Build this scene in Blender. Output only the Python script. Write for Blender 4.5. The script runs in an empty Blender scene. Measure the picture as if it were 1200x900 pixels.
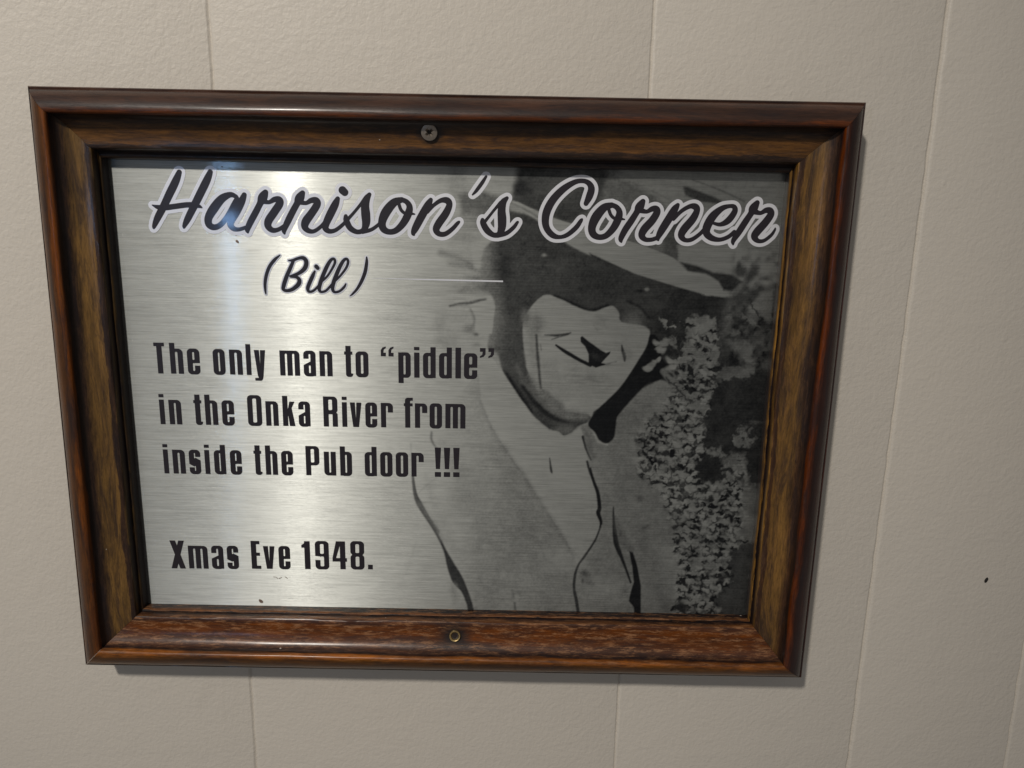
import bpy, math, random
import numpy as np
from mathutils import Matrix, Vector

random.seed(7)
RNG = np.random.default_rng(11)
S = bpy.context.scene
COL = S.collection
MM = 0.001
WALL_Z = -9.0          # wall face, plaque face: millimetres out of the frame's datum plane
PLATE_Z = -3.0
UP = 1.5               # height of the frame's centre above the floor, metres

# ------------------------------------------------------------------ camera
CX, CY, CD, CA, CC, FPX = 30.231, 79.3, 329.449, -0.210, 0.020, 854.0
def _rot(a, c):
    ca, sa, cc, sc = math.cos(a), math.sin(a), math.cos(c), math.sin(c)
    return np.array([[1, 0, 0], [0, ca, -sa], [0, sa, ca]]) @ np.array([[cc, -sc, 0], [sc, cc, 0], [0, 0, 1]])
ROT = _rot(CA, CC)
CAMP = np.array([CX, CY, CD])

def w3(x, y, z):
    """frame millimetres (right, up, out of the wall) -> world metres"""
    return (x * MM, -(z - WALL_Z) * MM, UP + y * MM)

def at(px, py, z):
    """photograph pixel -> millimetres on the plane z"""
    d = ROT @ np.array([(px - 600) / FPX, -(py - 450) / FPX, -1.0])
    p = CAMP + d * ((z - CD) / d[2])
    return p[0], p[1]

def to_px(X, Y, z):
    q = np.stack([X - CX, Y - CY, np.full_like(X, z - CD)], -1) @ ROT
    return 600 + FPX * q[..., 0] / -q[..., 2], 450 - FPX * q[..., 1] / -q[..., 2]

cam_d = bpy.data.cameras.new('camera')
cam = bpy.data.objects.new('camera', cam_d)
COL.objects.link(cam)
cam_d.sensor_width = 36
cam_d.lens = FPX / 1200 * 36
cam_d.clip_start, cam_d.clip_end = 0.01, 50
M3 = Matrix(((1, 0, 0), (0, 0, -1), (0, 1, 0))) @ Matrix([list(r) for r in ROT])
cam.matrix_world = Matrix.Translation(w3(CX, CY, CD)) @ M3.to_4x4()
S.camera = cam
S.render.resolution_x, S.render.resolution_y = 1024, 768

# ------------------------------------------------------------------ light
world = bpy.data.worlds.new('World')
S.world = world
world.use_nodes = True
bg = world.node_tree.nodes['Background']
bg.inputs[0].default_value = (1.0, 0.955, 0.915, 1)
bg.inputs[1].default_value = 0.155

def lamp(name, loc, power, colour, radius, aim=None, cone=40):
    l = bpy.data.lights.new(name, 'SPOT' if aim else 'POINT')
    l.energy, l.color, l.shadow_soft_size = power, colour, radius
    o = bpy.data.objects.new(name, l)
    o.location = w3(*loc)
    if aim:
        l.spot_size, l.spot_blend = math.radians(cone), 1.0
        o.rotation_euler = (Vector(w3(*aim)) - o.location).to_track_quat('-Z', 'Y').to_euler()
    COL.objects.link(o)
    return o
# a ceiling downlight up and to the left of the viewer, and a small cool lamp further down the room
lamp('ceiling_lamp', (-520, 1030, 1200), 78, (1.0, 0.935, 0.845), 0.05, (-95, 55, WALL_Z), 40)  # soft narrow cone shaped to imitate lens vignette towards the corners
lamp('cool_lamp', (-501, 84, 1050), 1.2, (0.30, 0.55, 1.0), 0.014)

S.view_settings.view_transform = 'Standard'
S.view_settings.look = 'None'
S.view_settings.exposure = 0
S.view_settings.gamma = 1

# ------------------------------------------------------------------ node helpers
class NT:
    def __init__(s, name):
        s.m = bpy.data.materials.new(name)
        s.m.use_nodes = True
        s.t = s.m.node_tree
        s.t.nodes.clear()
        s.out = s.n('ShaderNodeOutputMaterial')
    def n(s, kind, **kw):
        nd = s.t.nodes.new(kind)
        for k, v in kw.items():
            if k.startswith('i_'):
                key = k[2:]
                key = int(key) if key.isdigit() else key.replace('_', ' ')
                s.put(nd.inputs[key], v)
            else:
                setattr(nd, k, v)
        return nd
    def put(s, sock, v):
        if isinstance(v, bpy.types.NodeSocket):
            s.t.links.new(v, sock)
        else:
            sock.default_value = v
    def math(s, op, a, b=0.0, c=0.0, clamp=False):
        nd = s.n('ShaderNodeMath', operation=op, use_clamp=clamp)
        for i, v in enumerate((a, b, c)):
            s.put(nd.inputs[i], v)
        return nd.outputs[0]
    def mix(s, f, a, b, blend='MIX'):
        nd = s.n('ShaderNodeMix', data_type='RGBA', blend_type=blend)
        s.put(nd.inputs['Factor'], f)
        s.put(nd.inputs[6], a)
        s.put(nd.inputs[7], b)
        return nd.outputs[2]
    def noise(s, vec, scale, detail=3, rough=0.55, dist=0.0):
        nd = s.n('ShaderNodeTexNoise')
        s.put(nd.inputs['Vector'], vec)
        nd.inputs['Scale'].default_value = scale
        nd.inputs['Detail'].default_value = detail
        nd.inputs['Roughness'].default_value = rough
        nd.inputs['Distortion'].default_value = dist
        return nd.outputs['Fac']
    def scaled(s, vec, sc, off=(0, 0, 0)):
        nd = s.n('ShaderNodeMapping')
        s.put(nd.inputs['Vector'], vec)
        nd.inputs['Scale'].default_value = sc
        nd.inputs['Location'].default_value = off
        return nd.outputs[0]
    def ramp(s, f, stops, interp='LINEAR'):
        nd = s.n('ShaderNodeValToRGB')
        s.put(nd.inputs[0], f)
        e = nd.color_ramp.elements
        nd.color_ramp.interpolation = interp
        while len(e) < len(stops):
            e.new(0.5)
        for i, (p, c) in enumerate(stops):
            e[i].position = p
            e[i].color = (c, c, c, 1) if isinstance(c, (int, float)) else (*c, 1)
        return nd.outputs[0]
    def bump(s, h, strength, dist, normal=None):
        nd = s.n('ShaderNodeBump')
        nd.inputs['Strength'].default_value = strength
        nd.inputs['Distance'].default_value = dist
        s.put(nd.inputs['Height'], h)
        if normal is not None:
            s.put(nd.inputs['Normal'], normal)
        return nd.outputs[0]
    def obj(s):
        return s.n('ShaderNodeTexCoord').outputs['Object']
    def done(s, sh):
        s.t.links.new(sh, s.out.inputs[0])
        return s.m

def principled(t, **kw):
    p = t.n('ShaderNodeBsdfPrincipled')
    for k, v in kw.items():
        t.put(p.inputs[k.replace('_', ' ')], v)
    return p.outputs[0]

# ------------------------------------------------------------------ materials
def mat_wall():
    t = NT('cream_wall_paint')
    o = t.obj()
    big = t.noise(o, 9, 2)
    col = t.mix(t.math('MULTIPLY', big, 0.5), (0.600, 0.555, 0.490, 1), (0.555, 0.525, 0.475, 1))
    spots = t.ramp(t.noise(o, 420, 2), [(0.0, 0.0), (0.73, 0.0), (0.80, 1.0)])
    col = t.mix(t.math('MULTIPLY', spots, 0.10), col, (0.36, 0.30, 0.25, 1))
    fly = t.n('ShaderNodeTexVoronoi')
    t.put(fly.inputs['Vector'], t.scaled(o, (1, 1, 1), (0.31, 0.2, 0.77)))
    fly.inputs['Scale'].default_value = 17
    fdot = t.ramp(fly.outputs['Distance'], [(0.0, 1.0), (0.011, 1.0), (0.020, 0.0)])
    fpick = t.math('GREATER_THAN', t.n('ShaderNodeSeparateColor', i_0=fly.outputs['Color']).outputs[2], 0.60)
    col = t.mix(t.math('MULTIPLY', t.math('MULTIPLY', fdot, fpick), 0.55), col, (0.16, 0.13, 0.11, 1))
    rub = t.ramp(t.noise(t.scaled(o, (1, 1, 0.6)), 38, 5, 0.7, 0.6), [(0.60, 0.0), (0.74, 1.0)])
    col = t.mix(t.math('MULTIPLY', rub, 0.13), col, (0.40, 0.36, 0.31, 1))
    h1 = t.noise(o, 460, 3, 0.55, 0.3)
    h2 = t.noise(o, 95, 2, 0.5, 0.4)
    nib = t.n('ShaderNodeTexVoronoi')
    t.put(nib.inputs['Vector'], o)
    nib.inputs['Scale'].default_value = 26
    nb = t.ramp(nib.outputs['Distance'], [(0.0, 1.0), (0.035, 0.0)])
    pick = t.math('GREATER_THAN', t.n('ShaderNodeSeparateColor', i_0=nib.outputs['Color']).outputs[0], 0.62)
    nb = t.math('MULTIPLY', nb, pick)
    h = t.math('ADD', t.math('MULTIPLY', h1, 0.55), t.math('ADD', t.math('MULTIPLY', h2, 0.55), t.math('MULTIPLY', nb, 0.55)))
    nrm = t.bump(h, 0.5, 0.0010)
    return t.done(principled(t, Base_Color=col, Roughness=0.5, Normal=nrm, Specular_IOR_Level=0.35))

def mat_metal(name, toned):
    t = NT(name)
    o = t.obj()
    fine = t.noise(t.scaled(o, (60, 1, 3300)), 1.0, 4, 0.7)
    mid = t.noise(t.scaled(o, (24, 1, 800), (3, 0, 1)), 1.0, 4, 0.65)
    arc = t.noise(t.scaled(o, (40, 1, 1300), (9, 0, 4)), 1.0, 3, 0.6, 1.2)
    streak = t.math('ADD', t.math('MULTIPLY', fine, 0.5), t.math('ADD', t.math('MULTIPLY', mid, 0.26), t.math('MULTIPLY', arc, 0.3)))
    smudge = t.noise(o, 26, 4, 0.6, 0.8)
    k = t.ramp(t.math('ADD', streak, t.math('MULTIPLY', t.math('SUBTRACT', smudge, 0.5), 0.16)), [(0.36, 0.55), (0.53, 0.80), (0.72, 1.0)])
    col = t.mix(1.0, (0.885, 0.915, 0.880, 1), k, 'MULTIPLY')
    if toned:
        a = t.n('ShaderNodeAttribute', attribute_name='tone')
        # ink lies in the brushing too: a little streaked
        tv = t.math('MULTIPLY', a.outputs['Fac'], t.math('ADD', 0.86, t.math('MULTIPLY', fine, 0.28)))
        tint = t.mix(t.math('MINIMUM', tv, 1.0), (0.010, 0.012, 0.021, 1), (1.0, 1.0, 1.0, 1))
        col = t.mix(1.0, col, tint, 'MULTIPLY')
    nrm = t.bump(streak, 0.30, 0.00022)
    tan = t.n('ShaderNodeCombineXYZ', i_0=1.0, i_1=0.0, i_2=0.0).outputs[0]
    def lobe(rough, an, w, normal):
        g = t.n('ShaderNodeBsdfAnisotropic')
        t.put(g.inputs['Color'], t.mix(1.0, col, (w, w, w, 1), 'MULTIPLY'))
        g.inputs['Roughness'].default_value = rough
        g.inputs['Anisotropy'].default_value = an
        t.put(g.inputs['Tangent'], tan)
        t.put(g.inputs['Normal'], normal)
        return g.outputs[0]
    def add(a, b):
        nd = t.n('ShaderNodeAddShader')
        t.t.links.new(a, nd.inputs[0]); t.t.links.new(b, nd.inputs[1])
        return nd.outputs[0]
    sh = add(lobe(0.66, 0.40, 0.44, nrm), lobe(0.46, 0.78, 0.25, nrm))
    flat = t.bump(streak, 0.10, 0.00012)
    sh = add(sh, lobe(0.12, 0.90, 0.08, flat))
    return t.done(sh)

def mat_ink():
    t = NT('black_print_ink')
    o = t.obj()
    f = t.noise(t.scaled(o, (60, 1, 3300)), 1.0, 4, 0.7)
    col = t.mix(f, (0.008, 0.006, 0.010, 1), (0.022, 0.018, 0.024, 1))
    nrm = t.bump(f, 0.16, 0.00012)
    return t.done(principled(t, Base_Color=col, Roughness=0.36, Normal=nrm, Specular_IOR_Level=0.5, Coat_Weight=0.10, Coat_Roughness=0.07))

def mat_white_ink():
    t = NT('white_print_ink')
    f = t.noise(t.scaled(t.obj(), (60, 1, 3300)), 1.0, 4, 0.7)
    col = t.mix(f, (0.74, 0.75, 0.80, 1), (0.86, 0.87, 0.92, 1))
    return t.done(principled(t, Base_Color=col, Roughness=0.4, Metallic=0.45))

def mat_flat(name, col, rough=0.6, metal=0.0, var=0.35, scale=900):
    t = NT(name)
    f = t.noise(t.obj(), scale, 4)
    c = t.mix(f, (col[0] * (1 - var), col[1] * (1 - var), col[2] * (1 - var), 1), (col[0] * (1 + var), col[1] * (1 + var), col[2] * (1 + var), 1))
    return t.done(principled(t, Base_Color=c, Roughness=rough, Metallic=metal, Normal=t.bump(f, 0.3, 0.0002)))

# profile landmarks along the moulding (arc length, filled in below)
def mat_wood(name, L, seed, bead, edge, cove, cove_dark, lip, wear, stain_or_gap=None, glaze=0.7, stain_or_gap_r=(0.30, 0.80), rim=0.35):
    """Antiqued moulding: L maps landmark -> arc length fraction (UV v); UV u runs along the rail in metres."""
    t = NT(name)
    uv = t.n('ShaderNodeUVMap', uv_map='UVMap').outputs[0]
    off = (seed * 3.1, seed * 0.37, 0)
    patch = t.noise(t.scaled(uv, (22, 5, 1), off), 1.0, 3, 0.6)
    grain = t.noise(t.scaled(uv, (140, 85, 1), off), 1.0, 6, 0.72, 0.5)
    fine = t.noise(t.scaled(uv, (300, 300, 1), off), 1.0, 3, 0.65)
    pores = t.noise(t.scaled(uv, (330, 300, 1), off), 1.0, 2, 0.5)
    v = t.n('ShaderNodeSeparateXYZ', i_0=uv).outputs[1]
    wob = t.math('MULTIPLY', t.math('SUBTRACT', patch, 0.5), 0.10)
    wob2 = t.math('MULTIPLY', t.math('SUBTRACT', grain, 0.5), 0.05)
    vv = t.math('ADD', v, t.math('ADD', wob, wob2))
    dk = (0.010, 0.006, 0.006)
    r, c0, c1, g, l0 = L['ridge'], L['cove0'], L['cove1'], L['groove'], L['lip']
    base = t.ramp(vv, [  # dark crease, groove, cove-end and inner-wall bands: antique stain with shade painted in
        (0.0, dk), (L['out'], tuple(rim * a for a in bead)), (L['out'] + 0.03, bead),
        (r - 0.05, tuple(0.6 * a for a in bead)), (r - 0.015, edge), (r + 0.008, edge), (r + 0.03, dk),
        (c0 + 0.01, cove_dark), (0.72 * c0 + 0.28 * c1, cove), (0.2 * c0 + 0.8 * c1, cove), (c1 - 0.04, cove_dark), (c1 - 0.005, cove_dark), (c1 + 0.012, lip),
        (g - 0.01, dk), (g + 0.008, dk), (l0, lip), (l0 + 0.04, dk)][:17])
    gm = t.ramp(grain, [(0.30, 0.45), (0.52, 0.95), (0.72, 1.30)])
    col = t.mix(0.9, base, gm, 'MULTIPLY')
    blot = t.ramp(t.noise(t.scaled(uv, (14, 9, 1), (off[0] + 2, off[1] + 3, 0)), 1.0, 4, 0.65, 0.4), [(0.38, 0.50), (0.62, 1.18)])
    col = t.mix(0.9, col, blot, 'MULTIPLY')
    # dark antiquing glaze left in patches
    glz = t.ramp(t.noise(t.scaled(uv, (26, 11, 1), (off[0] + 5, off[1], 0)), 1.0, 6, 0.75, 0.6), [(0.46, 0.0), (0.60, 1.0)])
    col = t.mix(t.math('MULTIPLY', glz, glaze), col, (0.012, 0.008, 0.009, 1))
    # rubbed-through spots
    rub = t.ramp(t.noise(t.scaled(uv, (105, 36, 1), (off[0], off[1] + 8, 0)), 1.0, 7, 0.8), [(0.50, 0.0), (0.60, 1.0)])
    inz = t.ramp(v, [(r - 0.05, 0.10), (r, 0.6), (r + 0.03, 0.1), (c0 + 0.03, 0.9), (0.6 * c0 + 0.4 * c1, 0.35), (c1 - 0.10, 0.9), (c1, 0.8), (g, 0.1), (l0, 0.6)])
    col = t.mix(t.math('MULTIPLY', t.math('MULTIPLY', rub, inz), wear), col, (0.29, 0.160, 0.092, 1))
    pm = t.ramp(pores, [(0.30, 0.35), (0.40, 1.0)])
    col = t.mix(0.6, col, pm, 'MULTIPLY')
    # specks of plaster dust
    sp = t.n('ShaderNodeTexVoronoi', i_Scale=1.0)
    t.put(sp.inputs['Vector'], t.scaled(uv, (85, 7.5, 1), off))
    dot = t.ramp(sp.outputs['Distance'], [(0.0, 1.0), (0.030, 1.0), (0.045, 0.0)])
    pick = t.math('GREATER_THAN', t.n('ShaderNodeSeparateColor', i_0=sp.outputs['Color']).outputs[1], 0.80)
    dot = t.math('MULTIPLY', dot, pick)
    col = t.mix(t.math('MULTIPLY', dot, 0.75), col, (0.55, 0.50, 0.44, 1))
    if stain_or_gap:
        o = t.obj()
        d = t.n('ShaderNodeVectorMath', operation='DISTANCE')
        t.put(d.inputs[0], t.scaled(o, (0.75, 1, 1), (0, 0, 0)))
        d.inputs[1].default_value = (stain_or_gap[0] * 0.75, stain_or_gap[1], stain_or_gap[2])
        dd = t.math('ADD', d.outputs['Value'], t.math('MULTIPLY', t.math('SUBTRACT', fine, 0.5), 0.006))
        sm = t.ramp(t.math('MULTIPLY', dd, 100), [(stain_or_gap_r[0], 0.95), (stain_or_gap_r[1], 0.0)])
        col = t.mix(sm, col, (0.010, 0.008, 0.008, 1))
    rough = t.math('ADD', 0.34, t.math('MULTIPLY', fine, 0.25))
    hs = t.n('ShaderNodeHueSaturation')
    hs.inputs['Saturation'].default_value, hs.inputs['Value'].default_value = 1.14, 1.10
    t.put(hs.inputs['Color'], col)
    col = hs.outputs[0]
    h = t.math('ADD', t.math('MULTIPLY', grain, 0.6), t.math('ADD', t.math('MULTIPLY', pm, 0.35), t.math('MULTIPLY', dot, 1.0)))
    nrm = t.bump(h, 0.35, 0.00035)
    return t.done(principled(t, Base_Color=col, Roughness=rough, Normal=nrm, Specular_IOR_Level=0.22, Coat_Weight=0.30, Coat_Roughness=t.math('ADD', 0.10, t.math('MULTIPLY', grain, 0.22))))

# ------------------------------------------------------------------ mesh helpers
def link(name, me, mat, parent=None, smooth=None):
    ob = bpy.data.objects.new(name, me)
    COL.objects.link(ob)
    if mat:
        me.materials.append(mat)
    if smooth is not None:
        me.polygons.foreach_set('use_smooth', [True] * len(me.polygons))
        me.set_sharp_from_angle(angle=math.radians(smooth))
    if parent:
        ob.parent = parent
        ob.matrix_parent_inverse = Matrix.Identity(4)
    return ob

def mesh(name, verts, faces):
    me = bpy.data.meshes.new(name)
    me.from_pydata([tuple(v) for v in verts], [], faces)
    me.update()
    return me

ROOT_LOC = Vector(w3(0, 0, WALL_Z))
def loc3(x, y, z):
    """millimetres -> metres relative to the frame's root"""
    return (x * MM, -(z - WALL_Z) * MM, y * MM)

# ------------------------------------------------------------------ wall
def build_wall():
    X0, X1, Y0, Y1 = -1100.0, 1100.0, -1000.0, 900.0
    gl = []
    for a, b in (((243, 0), (300.5, 900)), ((767, 0), (720, 900)), ((1112, 0), (993, 900)), ((1200, 757), (1177, 900))):
        p, q = at(*a, WALL_Z), at(*b, WALL_Z)
        gl.append((p, q))
    # plank joints beyond the picture, straight up and down
    for x in (-420, -560, -760, -900, 430, 560, 750, 930):
        gl.append(((x, 100), (x, -100)))
    gl.sort(key=lambda g: g[0][0] + (g[1][0] - g[0][0]) * (g[0][1]) / max(1e-6, (g[0][1] - g[1][1])))
    ys = np.concatenate([[Y0], np.arange(-330, 331, 6.0), [Y1]])
    verts, faces, nrow = [], [], None
    def gx(g, y):
        (xa, ya), (xb, yb) = g
        yy = min(max(y, -400), 400)
        return xa + (xb - xa) * (yy - ya) / (yb - ya)
    prof = [(-1.25, 0), (-0.75, -0.22), (-0.30, -0.95), (0.25, -1.05), (0.60, -0.30), (1.15, 0.07), (1.9, 0.0)]
    for y in ys:
        row = [(X0, y, 0)]
        for i, g in enumerate(gl):
            x = gx(g, y) + random.uniform(-0.16, 0.16)
            k = random.uniform(0.8, 1.15) * (0.8 if i % 2 else 1.0)
            for dx, dz in prof:
                row.append((x + dx * k * 1.1, y, dz * k * 1.15))
        row.append((X1, y, 0))
        nrow = len(row)
        verts += [w3(a, b, WALL_Z + c) for a, b, c in row]
    n = len(ys)
    for j in range(n - 1):
        for i in range(nrow - 1):
            a = j * nrow + i
            faces.append((a, a + 1, a + nrow + 1, a + nrow))
    # give the wall a body 12 mm thick
    k = len(verts)
    for (x, y) in ((X0, Y0), (X1, Y0), (X1, Y1), (X0, Y1)):
        verts.append(w3(x, y, WALL_Z - 12))
    faces.append((k + 3, k + 2, k + 1, k))
    me = mesh('wall', verts, faces)
    ob = link('wall', me, mat_wall(), None, 50)
    ob['kind'] = 'structure'
    return ob
build_wall()

# ------------------------------------------------------------------ the framed plaque: root
root = bpy.data.objects.new('framed_plaque', None)
root.location = ROOT_LOC
COL.objects.link(root)
root['label'] = 'brushed metal plaque with black lettering in worn brown wooden frame, screwed to cream wall'
root['category'] = 'plaque'

# ------------------------------------------------------------------ moulding
# corners measured on the three clear lines of the moulding: outer edge, ridge, inner end of the cove
CORN = ('tl', 'tr', 'br', 'bl')
RING = {
    0.0: (9.2, dict(tl=(31, 100), tr=(1016, 119.5), br=(940, 795), bl=(99.5, 780))),
    11.0: (15.8, dict(tl=(52, 131), tr=(992.7, 149), br=(919, 781), bl=(116, 763.3))),
    24.4: (6.8, dict(tl=(106, 173.5), tr=(936, 191), br=(884, 736), bl=(159, 722.5))),
}
RXY = {u: {c: np.array(at(*p, z)) for c, p in d.items()} for u, (z, d) in RING.items()}
DIAG = dict(tl=(1, -2.3), tr=(-1, -2.3), br=(-1, 1), bl=(1, 1))
def corner(c, u):
    if u <= 11.0:
        t = u / 11.0
        return RXY[0.0][c] * (1 - t) + RXY[11.0][c] * t
    if u <= 24.4:
        t = (u - 11.0) / 13.4
        return RXY[11.0][c] * (1 - t) + RXY[24.4][c] * t
    return RXY[24.4][c] + np.array(DIAG[c]) * (u - 24.4)

PROF = [(0.0, -9.0), (0.0, -2.0), (0.0, 7.6), (0.15, 8.7), (0.6, 9.2), (1.1, 9.0), (1.35, 9.3), (1.6, 10.1), (2.4, 11.4), (3.6, 12.8), (5.0, 14.0), (6.6, 15.0),
        (8.2, 15.7), (9.6, 15.95), (10.5, 15.75), (11.0, 15.1), (11.15, 14.2), (11.3, 13.0), (11.8, 11.6), (12.7, 10.4), (14.0, 9.3), (15.6, 8.4), (17.4, 7.7),
        (19.4, 7.2), (21.4, 6.95), (22.9, 6.9), (23.9, 6.8), (24.4, 6.35), (24.5, 5.2), (24.6, 3.8), (24.75, 2.8), (24.95, 2.4), (25.15, 2.55), (25.45, 2.65), (25.75, 2.4),
        (25.95, 1.8), (26.0, 0.6), (26.0, -2.93)]
BACK = [(22.5, -2.93), (22.5, -8.9)]
arc = [0.0]
for (a, b), (c, d) in zip(PROF, PROF[1:]):
    arc.append(arc[-1] + math.hypot(c - a, d - b))
TOT = arc[-1]
def lm(u, z):
    return arc[min(range(len(PROF)), key=lambda i: abs(PROF[i][0] - u) + abs(PROF[i][1] - z))] / TOT
LAND = dict(out=lm(1.1, 9.0), ridge=lm(11, 15.1), cove0=lm(12.7, 10.4), cove1=lm(24.4, 6.35), groove=lm(24.95, 2.4), lip=lm(25.45, 2.65))

def rail(c0, c1, mat, label):
    NSEG = 60
    a0, b0 = corner(c0, 0), corner(c1, 0)
    axis = (b0 - a0) / np.linalg.norm(b0 - a0)
    pts = PROF + BACK
    verts, uvs = [], []
    wig = [random.uniform(-1, 1) for _ in range(8)]
    for i, (u, z) in enumerate(pts):
        A, B = corner(c0, u), corner(c1, u)
        A = A + axis * 0.07
        B = B - axis * 0.07
        v = arc[i] / TOT if i < len(PROF) else 1.0
        for s in range(NSEG + 1):
            t = s / NSEG
            P = A * (1 - t) + B * t
            # hand-finished edges: the ridge wavers by a tenth of a millimetre
            dz = 0.0
            if 1 < u < 24 and 0 < s < NSEG:
                dz = 0.08 * math.sin(t * 23 + wig[0] * 6 + u * 0.3) + 0.06 * math.sin(t * 51 + wig[1] * 6)
            verts.append(loc3(P[0], P[1], z + dz))
            uvs.append((float(np.dot(P, axis)) * MM, v))
    n = NSEG + 1
    faces = []
    for i in range(len(pts)):
        j = (i + 1) % len(pts)
        for s in range(NSEG):
            faces.append((i * n + s, i * n + s + 1, j * n + s + 1, j * n + s))
    faces.append(tuple(i * n for i in range(len(pts)))[::-1][::-1])
    faces.append(tuple(i * n + NSEG for i in range(len(pts)))[::-1])
    me = mesh('frame_rail', verts, faces)
    uvl = me.uv_layers.new(name='UVMap')
    for lp in me.loops:
        uvl.data[lp.index].uv = uvs[lp.vertex_index]
    import bmesh
    bm = bmesh.new(); bm.from_mesh(me)
    bmesh.ops.recalc_face_normals(bm, faces=bm.faces)
    bm.to_mesh(me); bm.free()
    ob = link('frame_rail', me, mat, root, 42)
    if label:
        ob['label'] = label
    return ob

HOLE = at(533, 745.5, 8.3)
SCREW = at(503.7, 156.5, 9.2)
M_TOP = mat_wood('stained_wood_dark', LAND, 1.0, (0.060, 0.030, 0.021), (0.105, 0.034, 0.015), (0.120, 0.060, 0.025), (0.026, 0.015, 0.010), (0.030, 0.017, 0.010), 0.12, stain_or_gap=loc3(SCREW[0], SCREW[1], 9.2), stain_or_gap_r=(0.32, 0.50), rim=1.0)  # dark ring round the screw paints in the shade of its countersink
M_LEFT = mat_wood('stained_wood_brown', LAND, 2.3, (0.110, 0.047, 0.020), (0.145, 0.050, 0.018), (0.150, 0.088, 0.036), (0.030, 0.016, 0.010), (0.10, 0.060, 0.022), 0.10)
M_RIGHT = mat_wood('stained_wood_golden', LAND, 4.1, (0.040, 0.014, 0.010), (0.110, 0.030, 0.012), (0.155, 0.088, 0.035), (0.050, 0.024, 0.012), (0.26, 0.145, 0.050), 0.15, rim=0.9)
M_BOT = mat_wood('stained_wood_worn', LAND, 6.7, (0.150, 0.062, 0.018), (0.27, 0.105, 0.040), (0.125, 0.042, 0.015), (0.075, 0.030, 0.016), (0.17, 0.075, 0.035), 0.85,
                 stain_or_gap=loc3(HOLE[0], HOLE[1], 8.3), glaze=0.6)
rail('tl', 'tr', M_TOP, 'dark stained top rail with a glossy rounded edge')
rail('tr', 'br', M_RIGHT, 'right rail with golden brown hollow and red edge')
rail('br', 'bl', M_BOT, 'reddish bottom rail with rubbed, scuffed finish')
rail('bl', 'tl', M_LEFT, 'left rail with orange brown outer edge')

# ------------------------------------------------------------------ plate
pc = {c: corner(c, 22.8) for c in CORN}
def plate():
    v = []
    for z in (PLATE_Z, PLATE_Z - 2.0):
        for c in CORN:
            v.append(loc3(pc[c][0], pc[c][1], z))
    f = [(3, 2, 1, 0), (4, 5, 6, 7), (0, 1, 5, 4), (1, 2, 6, 5), (2, 3, 7, 6), (3, 0, 4, 7)]
    me = mesh('plaque', v, f)
    return link('plaque', me, mat_metal('brushed_aluminium', False), root)
PLAQUE = plate()

# ------------------------------------------------------------------ distance fields (millimetres on the plate)
def catmull(pts, n=7):
    P = [np.array(p, float) for p in pts]
    if len(P) < 3:
        return P
    out = []
    for i in range(len(P) - 1):
        p0, p1, p2, p3 = P[max(i - 1, 0)], P[i], P[i + 1], P[min(i + 2, len(P) - 1)]
        for k in range(n):
            t = k / n
            out.append(0.5 * ((2 * p1) + (-p0 + p2) * t + (2 * p0 - 5 * p1 + 4 * p2 - p3) * t * t + (-p0 + 3 * p1 - 3 * p2 + p3) * t ** 3))
    out.append(P[-1])
    return out

class Field:
    def __init__(s, x0, y0, x1, y1, step):
        s.step = step
        s.xs = np.arange(x0, x1, step); s.ys = np.arange(y0, y1, step)
        s.d = np.full((len(s.ys), len(s.xs)), 99.0)
    def capsule(s, a, b, pad=2.6):
        r = max(a[2], b[2]) + pad
        i0, i1 = np.searchsorted(s.xs, (min(a[0], b[0]) - r, max(a[0], b[0]) + r))
        j0, j1 = np.searchsorted(s.ys, (min(a[1], b[1]) - r, max(a[1], b[1]) + r))
        if i1 <= i0 or j1 <= j0:
            return
        X, Y = np.meshgrid(s.xs[i0:i1], s.ys[j0:j1])
        dx, dy = b[0] - a[0], b[1] - a[1]
        L = dx * dx + dy * dy
        t = np.clip(((X - a[0]) * dx + (Y - a[1]) * dy) / max(L, 1e-9), 0, 1)
        d = np.hypot(X - a[0] - t * dx, Y - a[1] - t * dy) - (a[2] + t * (b[2] - a[2]))
        s.d[j0:j1, i0:i1] = np.minimum(s.d[j0:j1, i0:i1], d)

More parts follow.
